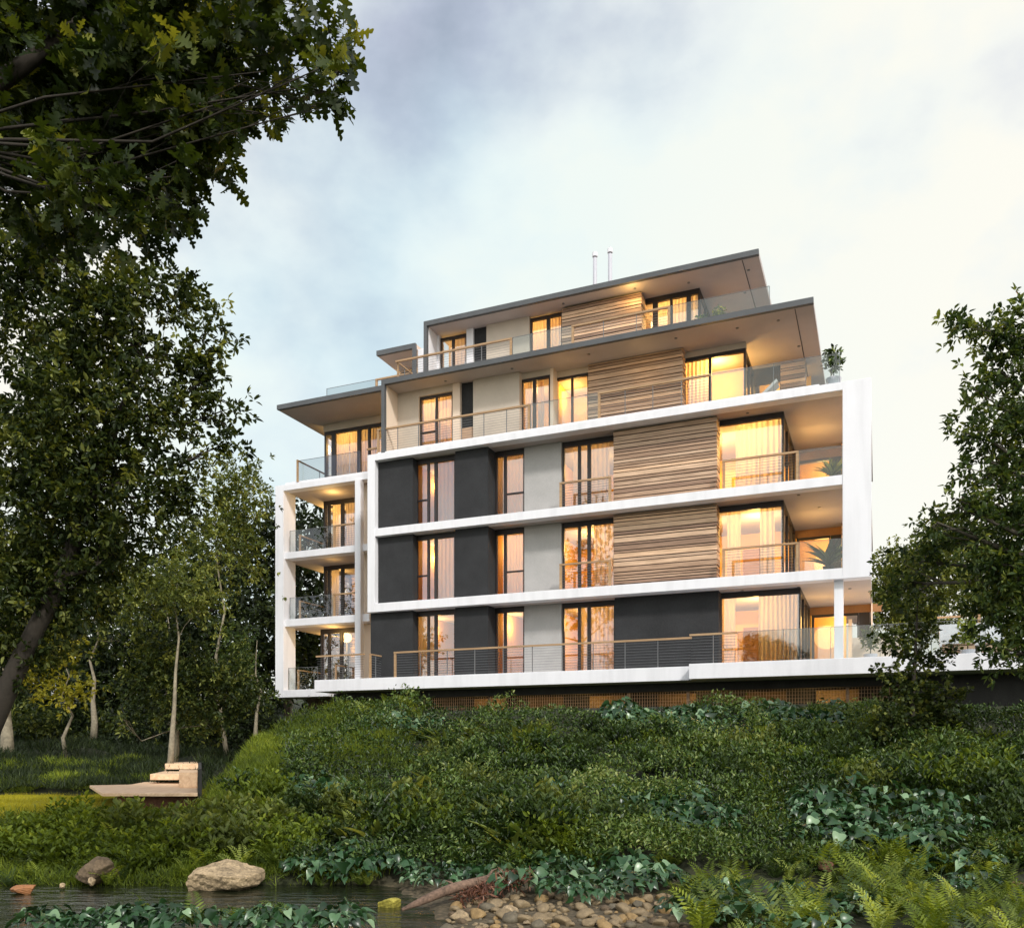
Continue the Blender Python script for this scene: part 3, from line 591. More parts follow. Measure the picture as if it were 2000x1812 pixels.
# ------------------------------------------------------------------ leaves
def T_leaf(w=0.42, fold=0.12, droop=0.12):
    V = np.array([(0, 0, 0), (-.5 * w, .35, fold), (-.42 * w, .7, fold * .7 - droop * .5), (0, 1, -droop), (.42 * w, .7, fold * .7 - droop * .5), (.5 * w, .35, fold)])
    return V, np.array([(0, 3, 2, 1), (0, 5, 4, 3)])
def strip(prof, fold=0.1, droop=0.25):
    V = []; F = []
    n = len(prof)
    for i, (y, w) in enumerate(prof):
        z = -droop * y * y; V += [(-w, y + 0.0, z + fold * w * 1.2), (0, y, z), (w, y, z + fold * w * 1.2)]
    for i in range(n - 1):
        a = 3 * i; F += [(a, a + 1, a + 4, a + 3), (a + 1, a + 2, a + 5, a + 4)]
    return np.array(V), np.array(F)
T_OAK = strip([(0, .01), (.12, .03), (.18, .17), (.26, .20), (.30, .07), (.36, .09), (.44, .30), (.52, .33), (.54, .10), (.60, .12), (.68, .33), (.76, .30), (.78, .10), (.84, .14), (.93, .15), (1.0, .02)], .25, .22)
T_HEART = strip([(0, .10), (.04, .30), (.18, .42), (.40, .40), (.62, .27), (.82, .12), (1.0, .005)], .35, .45)
T_LANCE = strip([(0, .02), (.25, .085), (.55, .09), (.8, .05), (1, .003)], .5, .35)
T_SIMPLE = T_leaf(); T_ROUND = T_leaf(.8, .1, .1)
T_BLADE = (np.array([(-.035, 0, 0), (.035, 0, 0), (.03, .55, .03), (-.03, .55, .03), (0.004, 1, .0), (-.004, 1, 0)]), np.array([(0, 1, 2, 3), (3, 2, 4, 5)]))
def frames(D, up=(0, 0, 1), roll=0.6, r=None):
    """rotation matrices whose y axis is D (n,3) and whose z axis leans up"""
    D = D / (np.linalg.norm(D, axis=1, keepdims=True) + 1e-9); u = np.array(up, float) + rng.normal(0, roll, D.shape)
    X = np.cross(D, u); X /= (np.linalg.norm(X, axis=1, keepdims=True) + 1e-9); Z = np.cross(X, D)
    return np.stack([X, D, Z], 2)
def scatter(T, P, M, S):
    V, F = T; n = len(P)
    VV = np.einsum('nij,kj->nki', M, V) * np.asarray(S)[:, None, None] + P[:, None, :]
    FF = F[None] + (np.arange(n) * len(V))[:, None, None]
    return VV.reshape(-1, 3), FF.reshape(-1, F.shape[1]), len(F)
def leaves(name, T, P, D, S, m, parent=None, roll=0.6, rnd=None, o=None):
    V, F, k = scatter(T, P, frames(D, roll=roll), S); rn = np.repeat(rng.random(len(P)) if rnd is None else rnd, k)
    me = mesh_np(name, V, F, m, rnd=rn); return link(name, me, parent)
def unit(n):
    a = rng.normal(size=(n, 3)); return a / np.linalg.norm(a, axis=1, keepdims=True)

def crown_points(lobes, per, cl_r, n_leaf):
    """lobes: (x,y,z, rx,ry,rz, clusters). returns leaf positions, directions, brightness rnd"""
    P = []; D = []; RN = []; CC = []
    for (x, y, z, rx, ry, rz, nc) in lobes:
        u = unit(nc) * (rng.random((nc, 1)) ** 0.42); c = np.array((x, y, z)) + u * np.array((rx, ry, rz)); CC.append(c)
        cb = rng.normal(0.44, 0.22, nc)
        for j in range(nc):
            dirc = np.array((u[j, 0], u[j, 1], u[j, 2] * 0.6 + 0.05)) + rng.normal(0, .25, 3); dirc /= np.linalg.norm(dirc) + 1e-9
            t = rng.random((n_leaf, 1)) ** 0.8; p = c[j] + dirc * (t - 0.4) * cl_r * 2.4 + rng.normal(0, cl_r * 0.42, (n_leaf, 3))
            g_ = (np.arange(n_leaf) // 6) * 6; p = p[np.minimum(g_, n_leaf - 1)]; dd = unit(n_leaf); p = p + dd * .02; P.append(p); D.append(dirc * 0.55 + dd * 1.0 + np.array((0, 0, -0.05))); RN.append(np.clip(cb[j] + rng.normal(0, .2, n_leaf), 0, 1))
    return np.concatenate(P), np.concatenate(D), np.concatenate(RN), CC
def tree(name, label, trunk, rad, lobes, T, size, leafmat, bark, cl_r=0.35, n_leaf=12, cat='tree', group=None, twigs=5, seed=0, fork=0.45):
    base = np.array(trunk[0], float); r = empty(name, tuple(base)); meta(r, label, cat, group)
    b = MB(); pts = [np.array(p, float) - base for p in trunk]; b.tube(pts, rad, 9)
    P, D, RN, CC = crown_points(lobes, 0, cl_r, n_leaf)
    rr = random.Random(seed); L = len(pts)
    for (lb, cc) in zip(lobes, CC):
        c = np.array(lb[:3]) - base
        k = min(range(max(1, int(L * fork)), L), key=lambda i: np.linalg.norm(pts[i] - c) + max(0, pts[i][2] - c[2]) * 1.5)
        s = pts[k]; mid = (s + c) / 2 + np.array((rr.uniform(-.12, .12), rr.uniform(-.1, .1), -0.08 + rr.uniform(-.05, .08))) * np.linalg.norm(c - s)
        r0 = rad[k] * (0.18 if T is T_OAK else .42) if hasattr(rad, '__len__') else rad * .5
        b.tube([s, (s * .6 + mid * .4) + np.array((0, 0, .02)), mid, (mid + c) / 2, c], [r0, r0 * .8, r0 * .6, r0 * .4, r0 * .22], 6)
        for _ in range(twigs):
            q = cc[rr.randrange(len(cc))] - base; st = mid * rr.uniform(0, .6) + c * rr.uniform(.4, .5) + 0 * mid; st = mid + (c - mid) * rr.uniform(0.2, 1)
            m2 = (st + q) / 2 + np.array((rr.uniform(-.1, .1), rr.uniform(-.1, .1), rr.uniform(-.05, .15))) * np.linalg.norm(q - st)
            b.tube([st, m2, q], [r0 * .25, r0 * .15, r0 * .05 + .003], 5, cap=False)
    b.build('trunk', bark, r, smooth=True)
    leaves('crown', T, P - base, D, size * rng.uniform(.6, 1.25, len(P)), leafmat, r, rnd=RN)
    return r
def lobe(px, py, d, rx, ry, nc, depth=None):
    c = at(px, py, d); k = d / FOC; return (c[0], c[1], c[2], rx * k, (depth if depth else 0.8 * (rx + ry) / 2 * k), ry * k, nc)
def gz(px, d): x = (px - 1000) / FOC * d; return (x, d, float(H(x, d)) - .1)

# big oak whose branches hang into the upper left, close to the camera
ok = lambda px, py, d, rx, ry, nc: lobe(px, py, d, rx, ry, nc, 0.9)
tree('oak_tree', 'large oak whose lobed leaves hang over the top left of the view', [(-7.6, 6.5, -.1), (-7.4, 6.6, 3.0), (-6.4, 6.8, 5.2), (-4.8, 7.0, 6.9), (-3.2, 7.1, 8.2)], [.34, .28, .17, .09, .04],
     [ok(60, 40, 7.4, 150, 90, 60), ok(200, 20, 7.2, 120, 90, 60), ok(330, 60, 7.0, 110, 100, 60), ok(60, 180, 7.6, 130, 110, 60), ok(210, 170, 7.4, 120, 100, 60), ok(340, 200, 7.0, 100, 75, 42), ok(430, 60, 7.0, 70, 90, 26),
      ok(40, 330, 7.3, 90, 90, 26), ok(170, 290, 7.2, 120, 70, 36), ok(300, 275, 7.0, 90, 50, 20), ok(420, 235, 6.8, 50, 28, 7), ok(200, 385, 6.8, 60, 55, 13), ok(255, 420, 6.6, 55, 40, 10), ok(340, 345, 6.6, 38, 18, 3), ok(120, 380, 7.0, 40, 40, 6),
      ok(500, 30, 6.8, 60, 40, 9), ok(540, 105, 6.7, 45, 28, 4), ok(590, 45, 6.6, 40, 30, 4), ok(620, 95, 6.6, 45, 20, 4), ok(640, 205, 6.5, 26, 22, 4), ok(630, 165, 6.5, 16, 14, 1), ok(662, 118, 6.5, 26, 14, 2), ok(515, 140, 6.6, 30, 12, 2), ok(500, 178, 6.6, 12, 8, 1), ok(652, 20, 6.5, 26, 24, 3), ok(100, 100, 8.4, 180, 120, 110), ok(300, 120, 8.2, 150, 110, 90), ok(60, 260, 8.2, 120, 90, 50), ok(240, 330, 7.8, 90, 60, 24), ok(360, 180, 8.0, 80, 80, 36), ok(60, 400, 7.6, 90, 40, 12), ok(430, 20, 7.6, 90, 50, 22)],
     T_OAK, 0.145, 'leaf_oak', 'dark_bark', cl_r=0.11, n_leaf=15, twigs=4, seed=1)
# large dark tree on the left bank
D1 = 14.5
l1 = lambda px, py, rx, ry, nc, d=D1: lobe(px, py, d, rx, ry, nc)
tb = gz(-70, 14.5)
tree('broadleaf_tree', 'huge dark broadleaf tree leaning in from the left edge behind the stream', [tb, at(-60, 1560, 14.4), at(-20, 1420, 14.3), at(40, 1290, 14.3), at(120, 1130, 14.4), at(180, 960, 14.5), at(230, 820, 14.5), at(280, 700, 14.5)], [.24, .22, .19, .16, .13, .10, .07, .03],
     [l1(40, 560, 110, 130, 130), l1(190, 640, 120, 100, 110), l1(240, 560, 80, 50, 30), l1(330, 590, 85, 60, 30), l1(405, 650, 40, 70, 15), l1(170, 800, 160, 120, 190), l1(320, 800, 100, 90, 42), l1(395, 745, 50, 40, 10), l1(350, 700, 60, 50, 16), l1(440, 800, 38, 30, 8), l1(70, 960, 170, 150, 240),
      l1(230, 970, 140, 110, 120), l1(360, 950, 70, 50, 22), l1(80, 1150, 140, 110, 150), l1(220, 1080, 80, 60, 30), l1(20, 1280, 80, 60, 44), l1(40, 440, 90, 40, 30), l1(110, 480, 60, 50, 26), l1(120, 700, 150, 110, 90, 16), l1(60, 860, 150, 120, 100, 16), l1(110, 1080, 150, 120, 110, 16), l1(40, 1240, 110, 90, 60, 16), l1(430, 870, 40, 34, 8)],
     T_SIMPLE, 0.125, 'leaf_dark', 'dark_bark', cl_r=0.20, n_leaf=30, twigs=10, seed=2, fork=.3)
b_ = MB()
# mid-distance trees between the big tree and the building
def std_tree(label, px, d, top, width, lobes, lm, bark, size, nl, nm='broadleaf_tree', tr=.14, group=None, clr=.4, lean=0, T=T_SIMPLE, seed=3, tw=5, fork=.4):
    g = gz(px, d); h = at(px, top, d)[2] - g[2]; rr = random.Random(seed)
    tk = [g] + [(g[0] + lean * t + rr.uniform(-.05, .05) * h, g[1], g[2] + h * t) for t in (.18, .35, .5, .65, .8, .92)]
    return tree(nm, label, tk, [tr, tr * .75, tr * .52, tr * .38, tr * .27, tr * .17, tr * .08], [lobe(*l) for l in lobes], T, size, lm, bark, cl_r=clr, n_leaf=nl, seed=seed, group=group, twigs=tw, fork=fork)
std_tree('pale barked tree with a green crown close to the left frame of the building', 445, 36, 900, 0, [(440, 960, 35.6, 80, 66, 60), (468, 1010, 35.6, 48, 60, 44), (430, 1070, 35.5, 70, 50, 40), (400, 1040, 36, 60, 50, 26), (470, 930, 37, 45, 35, 14), (500, 1110, 36, 34, 40, 12), (420, 1130, 37, 40, 40, 12)], 'leaf_olive', 'pale_bark', .17, 36, tr=.11, clr=.45, seed=4, tw=6, fork=.2)
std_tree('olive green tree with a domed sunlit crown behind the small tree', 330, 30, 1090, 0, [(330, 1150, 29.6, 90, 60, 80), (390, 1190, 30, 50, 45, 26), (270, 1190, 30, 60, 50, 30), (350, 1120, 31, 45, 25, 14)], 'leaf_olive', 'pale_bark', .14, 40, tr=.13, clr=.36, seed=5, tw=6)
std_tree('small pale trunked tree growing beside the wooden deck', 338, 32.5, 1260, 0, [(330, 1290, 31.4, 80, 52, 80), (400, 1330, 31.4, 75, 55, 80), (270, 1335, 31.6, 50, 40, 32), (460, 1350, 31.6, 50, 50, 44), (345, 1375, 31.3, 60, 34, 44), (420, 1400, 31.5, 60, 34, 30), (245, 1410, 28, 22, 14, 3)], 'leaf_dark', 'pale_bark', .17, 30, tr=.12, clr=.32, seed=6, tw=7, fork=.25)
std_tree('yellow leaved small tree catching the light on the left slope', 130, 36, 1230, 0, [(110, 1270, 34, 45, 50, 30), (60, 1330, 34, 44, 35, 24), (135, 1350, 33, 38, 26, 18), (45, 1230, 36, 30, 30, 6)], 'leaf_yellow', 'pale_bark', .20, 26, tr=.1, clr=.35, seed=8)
std_tree('tree with a thick cream trunk at the far left edge', 15, 34, 1120, 0, [(20, 1150, 35, 100, 60, 40), (90, 1200, 36, 60, 40, 20)], 'leaf_dark', 'pale_bark', .2, 30, tr=.3, clr=.5, seed=9)
std_tree('slim pale trunk standing on the dark slope behind the yellow tree', 183, 42, 1200, 0, [(180, 1210, 42, 70, 50, 24), (230, 1250, 43, 60, 40, 18)], 'leaf_dark', 'pale_bark', .22, 28, tr=.2, clr=.5, seed=10)
std_tree('dark leafy tree under the left frame of the building', 500, 37, 1230, 0, [(472, 1270, 36, 42, 50, 30), (488, 1320, 38, 30, 36, 18), (450, 1310, 35, 40, 40, 18), (500, 1360, 37, 40, 26, 12)], 'leaf_mid', 'pale_bark', .17, 34, tr=.12, clr=.4, seed=11)
for i, (px, d, lab) in enumerate(((60, 43, 'dark leafy bush on the slope right of the cream trunk'), (150, 45, 'dark leafy bush on the slope under the yellow leaved tree'), (240, 44, 'dark leafy bush on the slope left of the small deck tree'), (300, 42, 'dark leafy bush behind the small deck tree'), (400, 40, 'dark leafy bush on the slope right of the deck'), (470, 39, 'dark leafy bush below the pale barked tree'), (-10, 42, 'dark leafy bush cut by the left edge on the slope'))):
    std_tree(lab, px, d, 1370, 0, [(px, 1400, d, 62, 30, 34), (px - 30, 1425, d - 1, 50, 22, 22), (px + 34, 1420, d - 1, 50, 24, 22)], 'leaf_forest' if i % 2 else 'leaf_dark', 'dark_bark', .22, 26, nm='woodland_bush', tr=.05, clr=.5, seed=60 + i)
fr = random.Random(5)
WL = ['dark woodland tree cut off by the left edge behind the leaning trunk', 'dark woodland tree behind the yellow leaved small tree', 'dark woodland tree above the slim pale trunk on the slope', 'dark woodland tree behind the domed olive crown',
      'dark woodland tree between the olive crown and the pale barked tree', 'dark woodland tree just left of the white balcony frame', 'dark woodland tree showing through the upper opening of the left balconies', 'dark woodland tree mostly hidden behind the left wing windows',
      'low dark woodland tree above the slope grass behind the lawn', 'low dark woodland tree behind the small tree by the deck', 'low dark woodland tree filling the lower openings of the left balconies', 'low dark woodland tree right of the small tree by the deck',
      'low dark woodland tree above the left end of the deck', 'low dark woodland tree behind the middle of the left wing', 'low dark woodland tree behind the cream trunk at the far left']
for i, (px, py, d, w) in enumerate([(-40, 1100, 52, 130), (80, 1120, 56, 120), (200, 1090, 60, 130), (300, 1080, 55, 110), (400, 1110, 50, 100), (480, 1080, 56, 100), (560, 1050, 52, 90), (640, 1040, 57, 95), (140, 1240, 48, 100), (330, 1230, 46, 90), (560, 1230, 47, 80), (420, 1260, 49, 90), (240, 1300, 45, 80), (640, 1210, 60, 80), (20, 1290, 46, 90)]):
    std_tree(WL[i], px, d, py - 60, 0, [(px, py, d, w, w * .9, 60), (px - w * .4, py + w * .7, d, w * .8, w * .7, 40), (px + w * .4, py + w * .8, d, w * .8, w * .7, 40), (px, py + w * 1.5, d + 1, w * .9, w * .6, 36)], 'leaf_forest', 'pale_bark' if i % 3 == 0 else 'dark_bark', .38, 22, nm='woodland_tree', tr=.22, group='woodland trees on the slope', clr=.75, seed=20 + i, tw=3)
# right side trees
DR = 19.0
lr = lambda px, py, rx, ry, nc, d=DR: lobe(px, py, d, rx, ry, nc)
tree('broadleaf_tree', 'tall green tree overhanging the right edge above the terrace', [gz(2130, 19), at(2125, 1300, 19), at(2110, 1120, 19), at(2090, 950, 19), at(2070, 800, 19), at(2050, 680, 19)], [.3, .26, .22, .16, .1, .05],
     [lr(1990, 640, 70, 50, 30), lr(1920, 650, 60, 30, 16), lr(1860, 635, 38, 22, 7), lr(2030, 740, 80, 60, 44), lr(1950, 720, 50, 34, 14), lr(1985, 830, 60, 50, 30), lr(1900, 835, 55, 32, 16), lr(2040, 900, 90, 80, 60), lr(1930, 900, 50, 40, 18), lr(1960, 1000, 90, 60, 50), lr(1870, 990, 46, 36, 14), lr(2050, 1080, 90, 80, 60), lr(1950, 1100, 80, 60, 46), lr(1990, 1200, 70, 70, 44), lr(1960, 1275, 40, 34, 12), lr(2050, 1260, 70, 80, 40), lr(1830, 1020, 24, 18, 3), lr(2000, 1000, 100, 110, 80, 20.5), lr(2000, 1160, 100, 100, 90, 20.5), lr(1930, 1180, 50, 60, 26, 21), lr(1855, 1050, 50, 44, 24, 21), lr(1800, 1095, 44, 40, 22, 22), lr(1760, 1140, 40, 44, 22, 22), lr(1880, 930, 30, 22, 7), lr(1900, 760, 30, 24, 6), lr(1940, 1060, 60, 50, 30, 21), lr(2010, 800, 80, 70, 40, 20)],
     T_SIMPLE, 0.155, 'leaf_mid', 'grey_bark', cl_r=.21, n_leaf=24, twigs=7, seed=12, fork=.3)
std_tree('rounded olive tree beside the right end of the white frame', 1790, 44, 1030, 0, [(1760, 1110, 44, 50, 45, 36), (1820, 1080, 44, 60, 60, 44), (1860, 1150, 44, 60, 50, 36), (1740, 1160, 44, 40, 50, 50), (1780, 1210, 44, 60, 36, 60), (1800, 1130, 45, 80, 70, 80), (1850, 1060, 45, 50, 40, 30), (1730, 1120, 45, 30, 40, 20), (1900, 1110, 45, 60, 60, 40), (1850, 1210, 45, 80, 40, 40), (1725, 1200, 45, 30, 50, 24)], 'leaf_olive', 'grey_bark', .22, 32, tr=.2, clr=.5, seed=13)
std_tree('dark tree behind the right hand terrace fence', 1900, 50, 1000, 0, [(1880, 1070, 50, 70, 60, 40), (1950, 1100, 50, 80, 60, 44), (1900, 1180, 50, 80, 50, 40), (1790, 1210, 51, 60, 40, 26), (1990, 1190, 50, 80, 50, 36)], 'leaf_mid', 'grey_bark', .26, 28, tr=.22, clr=.6, seed=14)
g = gz(1785, 20.5)
tree('slender_tree', 'slender dark young tree in front of the terrace on the right', [g, at(1786, 1440, 20.5), at(1782, 1370, 20.5), at(1786, 1300, 20.5), at(1790, 1230, 20.5), at(1792, 1170, 20.5)], [.07, .06, .05, .04, .025, .01],
     [lobe(1790, 1200, 20.5, 40, 45, 12), lobe(1760, 1270, 20.5, 50, 34, 14), lobe(1830, 1280, 20.5, 50, 30, 12), lobe(1735, 1310, 20.5, 24, 20, 4), lobe(1790, 1340, 20.5, 60, 36, 22), lobe(1780, 1400, 20.5, 75, 44, 34), lobe(1850, 1390, 20.5, 50, 50, 20), lobe(1790, 1460, 20.5, 75, 40, 30), lobe(1730, 1430, 20.5, 34, 44, 12), lobe(1790, 1380, 20.9, 70, 60, 40), lobe(1800, 1440, 21, 90, 40, 40), lobe(1790, 1260, 20.8, 36, 50, 14)],
     T_ROUND, 0.10, 'leaf_dark', 'dark_bark', cl_r=.17, n_leaf=32, twigs=6, seed=15, fork=.15)

tree('reflection_tree', 'tall leafy tree added out of view left of the stream so that the windows reflect foliage', [(-19, 9, -.1), (-18.8, 9, 5), (-18.4, 9.2, 10), (-18, 9.2, 15)], [.35, .3, .2, .08],  # unseen tree, added only to give the window glass foliage to reflect
     [(-19, 9, 13, 3.2, 2.5, 2.2, 60), (-16.5, 9.5, 15.5, 2.4, 2, 1.8, 44), (-20.5, 9, 16.5, 2.4, 2, 2, 40), (-17, 9, 18.5, 2, 2, 1.6, 26), (-21.5, 8.5, 12, 2, 2, 1.6, 30), (-15.8, 9, 11.8, 2, 2, 1.4, 26)], T_SIMPLE, .26, 'leaf_mid', 'grey_bark', cl_r=.4, n_leaf=24, twigs=6, seed=77)
# ------------------------------------------------------------------ ground vegetation
def pick(n, x0, x1, y0, y1): return np.stack([rng.uniform(x0, x1, n), rng.uniform(y0, y1, n)], 1)
# cover on the bank: sampled evenly in view so that near and far slopes are equally dense
def cover(name, label, n, px0, px1, py0, py1, T, s0, s1, m, off=0.1, keep=None, tilt=0.9, spread=.12, roll=.6, per=9, lmp=0.5, f=2.0, up=.55):
    p = G(rng.uniform(px0, px1, n), rng.uniform(py0, py1, n), off)
    if keep is not None: p = p[keep(p)]
    d = p[:, 1:2]; P = np.repeat(p, per, 0); k = np.repeat(d, per, 0) / 20.0
    P = P + rng.normal(0, 1, P.shape) * spread * k * np.array((1, 1, .35)); lm_ = lump(P[:, 0], P[:, 1], f, 3)
    edge = np.clip(((31.5 - .4232 * (P[:, 0] - 3.73)) - P[:, 1] - 1.2) / 3, .12, 1)
    P[:, 2] = H(P[:, 0], P[:, 1]) + edge * np.abs(rng.normal(0, off, len(P))) + edge * lmp * np.clip(lm_ + .3, 0, 2) * k[:, 0]
    D = unit(len(P)) * tilt + np.array((0, 0, up)); S = rng.uniform(s0, s1, len(P)) * np.sqrt(k[:, 0])
    rn = np.clip(.42 + .22 * lm_ + .22 * lump(P[:, 0], P[:, 1], .8, 9) + rng.normal(0, .2, len(P)), 0, 1)
    o = leaves(name, T, P, D, S, m, None, roll=roll, rnd=rn); meta(o, label, name.replace('_', ' '), kind='stuff'); return o
ridge = lambda p: (p[:, 0] > -EDGE(p[:, 1]) + .15)
cover('ground_cover', 'dark small leaved ground cover over the middle of the bank', 14500, 560, 2050, 1375, 1740, T_SIMPLE, .06, .12, 'leaf_cover', .10, lambda p: ridge(p) & (p[:, 1] > 12.9))
cover('moss_grass', 'soft yellow green grassy blanket over the left shoulder of the bank', 5200, 400, 800, 1370, 1600, T_BLADE, .10, .22, 'leaf_moss', .05, lambda p: ridge(p) & ~((p[:, 1] < 35.6) & (p[:, 0] / p[:, 1] < -.357)) & (p[:, 0] < -3.0 + 2.2 * (lump(p[:, 0], p[:, 1], .9, 11))), spread=.10, per=16, tilt=.5, lmp=.16)
cover('moss_grass', 'soft mossy green grass on the right part of the bank', 3600, 1480, 2050, 1400, 1620, T_BLADE, .10, .22, 'leaf_moss', .05, lambda p: (lump(p[:, 0], p[:, 1], .8, 5) > -.25), spread=.12, per=14, tilt=.5, lmp=.2)
cover('slope_grass', 'dark green grass on the slope beyond the lawn on the left', 5000, -60, 560, 1380, 1570, T_BLADE, .16, .34, 'leaf_forest', .05, lambda p: (p[:, 1] > 27) & (p[:, 0] < -EDGE(p[:, 1]) + 1.2) & ~((p[:, 1] < 35.6) & (np.abs(p[:, 0] / p[:, 1] + .382) < .026)), spread=.2, per=12, tilt=.45, lmp=.3, f=1.2)
cover('low_hedge', 'fresh green low plants along the far edge of the lawn', 1300, -40, 300, 1495, 1545, T_BLADE, .12, .26, 'leaf_moss', .06, lambda p: (p[:, 1] > 24) & (p[:, 1] < 34), spread=.12, per=12, tilt=.6, lmp=.2)
cover('bank_grass', 'short mid green grass between the stream and the lawn', 2600, -60, 760, 1560, 1745, T_BLADE, .10, .24, 'leaf_moss', .04, lambda p: (p[:, 1] > 12.72) & (p[:, 1] < 19.2) & (p[:, 0] < -EDGE(p[:, 1]) + 1.5) | ((p[:, 1] > 12.75) & (p[:, 1] < 13.6) & (p[:, 0] < -1.9)), spread=.12, per=13, tilt=.5, lmp=.12)
lm = cover('lawn_grass', 'bright yellow green lawn on the left beyond the stream bank', 4200, -60, 330, 1535, 1620, T_BLADE, .05, .10, 'leaf_lawn', .02, lambda p: (p[:, 1] > 18.0) & (p[:, 1] < 27.5) & (p[:, 0] < -9.9 - .36 * (p[:, 1] - 20)), spread=.10, per=14, tilt=.5, lmp=0)
lx, ly = np.meshgrid(np.linspace(-32, -9.2, 60), np.linspace(17.8, 27.4, 30)); lz = H(lx, ly) + .03; k = 60
q = (np.arange(29)[:, None] * k + np.arange(59)[None]).ravel(); meta(link('lawn', mesh_np('lawn', np.stack([lx.ravel(), ly.ravel(), lz.ravel()], 1), np.stack([q, q + 1, q + 1 + k, q + k], 1), 'leaf_lawn', rnd=np.full(len(q), .4), smooth=True)), kind='structure')
# leafy shrubs along the left bank below the deck
def shrub_mesh(seed, n=46, T=T_SIMPLE, s=.10, m='leaf_moss', h=.55, w=.42):
    P = []; D = []
    for i in range(n):
        a = rng.uniform(0, 6.28); r_ = w * math.sqrt(rng.random()); hh = h * (1 - .5 * (r_ / w) ** 2) * rng.uniform(.6, 1.1); dx, dy = math.cos(a) * r_, math.sin(a) * r_
        for j in range(11): t = rng.uniform(.25, 1); P.append((dx * t + rng.normal(0, .02), dy * t + rng.normal(0, .02), hh * t)); b = rng.uniform(0, 6.28); D.append((math.cos(b) * .7 + dx * .6, math.sin(b) * .7 + dy * .6, .75))
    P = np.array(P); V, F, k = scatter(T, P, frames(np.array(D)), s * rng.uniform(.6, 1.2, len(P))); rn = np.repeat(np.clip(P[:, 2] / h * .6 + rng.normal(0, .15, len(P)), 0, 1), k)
    return mesh_np('shrub', V, F, m, rnd=rn)
def fern_mesh(seed, nf=8, L=.44, m='leaf_fern', arch=1.0, npin=12):
    tone = rng.uniform(-.25, .25)
    Vs = []; Fs = []; base = 0
    for f in range(nf):
        a = 2 * math.pi * f / nf + rng.uniform(-.3, .3); l = L * rng.uniform(.75, 1.15); st = rng.uniform(.9, 1.5) * arch; ca, sa = math.cos(a), math.sin(a)
        def pt(t): r_ = l * (t * .85 - .12 * t * t) * (.55 + .45 * t); return r_, l * (st * t * 1.22 - .80 * t * t * arch)
        for i in range(npin):
            t = .12 + .88 * i / (npin - 1); r0, z0 = pt(t); r1, z1 = pt(min(1, t + .05)); wl = l * .30 * (1.12 - t) ** .8 * min(1, t * 4) + .008
            for sgn in (-1, 1):
                c = np.array((ca * r0, sa * r0, z0)); fwd = np.array((ca * (r1 - r0), sa * (r1 - r0), z1 - z0)) * .85; side = np.array((-sa, ca, -.22)) * sgn * wl
                e = c + side + fwd * 1.6; w = fwd * .6
                Vs += [c - w * .8, c + w, c + w + side * .6 + fwd * .9, e, c - w + side * .55 + fwd * .5]; Fs.append([base, base + 1, base + 2, base + 3]); Fs.append([base, base + 3, base + 3, base + 4]) if 0 else Fs.append([base, base + 2, base + 3, base + 4]); Fs.pop(-2); Fs.append([base, base + 1, base + 2, base + 2]) if 0 else None; base += 5
    Vs = np.array(Vs); Fs = np.array(Fs); return mesh_np('fern', Vs, Fs, m, rnd=np.clip(tone + .35 + rng.normal(.1, .1, len(Fs)) + np.repeat(rng.uniform(-.2, .3, nf), len(Fs) // nf), 0, 1))
def heart_mesh(seed, n=24, s=.155, m='leaf_glossy', R_=.32, T=T_HEART):
    P = []; D = []
    for i in range(n):
        a = i * 2.4 + rng.uniform(-.3, .3); r_ = R_ * math.sqrt((i + .5) / n); z = .26 * (1 - .55 * (r_ / R_) ** 2) + rng.uniform(-.03, .04); P.append((math.cos(a) * r_, math.sin(a) * r_, z)); D.append((math.cos(a), math.sin(a), -.15 + rng.uniform(-.6, .6)))
    P = np.array(P); V, F, k = scatter(T, P, frames(np.array(D), roll=.4), s * rng.uniform(.5, 1.3, n)); return mesh_np('leafy_plant', V, F, m, rnd=np.repeat(rng.random(n), k), smooth=False)
def lance_mesh(seed, n=22, s=.42, m='leaf_cover'):
    a = rng.uniform(0, 6.28, n); D = np.stack([np.cos(a), np.sin(a), rng.uniform(.5, 1.8, n)], 1); P = np.stack([np.cos(a) * .03, np.sin(a) * .03, np.zeros(n)], 1); V, F, k = scatter(T_LANCE, P, frames(D, roll=.2), s * rng.uniform(.6, 1.1, n)); return mesh_np('lance_plant', V, F, m, rnd=np.repeat(rng.random(n), k))
FERN = [fern_mesh(i, nf=6 + i % 4, L=(.44, .36, .50)[i % 3], m=('leaf_fern', 'leaf_fern', 'leaf_moss', 'leaf_mid')[i % 4]) for i in range(9)]; HEART = [heart_mesh(i) for i in range(5)]; SHRUB = [shrub_mesh(i) for i in range(4)]; OSHRUB = [shrub_mesh(i, 36, T_SIMPLE, .13, 'leaf_olive', .6, .45) for i in range(2)]; LANCE = [lance_mesh(i, m=('leaf_cover', 'leaf_mid', 'leaf_olive')[i % 3]) for i in range(6)]
def plant(me, name, p, s, label, cat, group):
    o = bpy.data.objects.new(name, me); COL.objects.link(o); o.location = (p[0], p[1], p[2] - .03); o.rotation_euler = (rng.uniform(-.12, .12), rng.uniform(-.12, .12), rng.uniform(0, 6.28)); o.scale = (s, s, s * rng.uniform(.85, 1.15))
    meta(o, label, cat, group); return o
KEEP = []
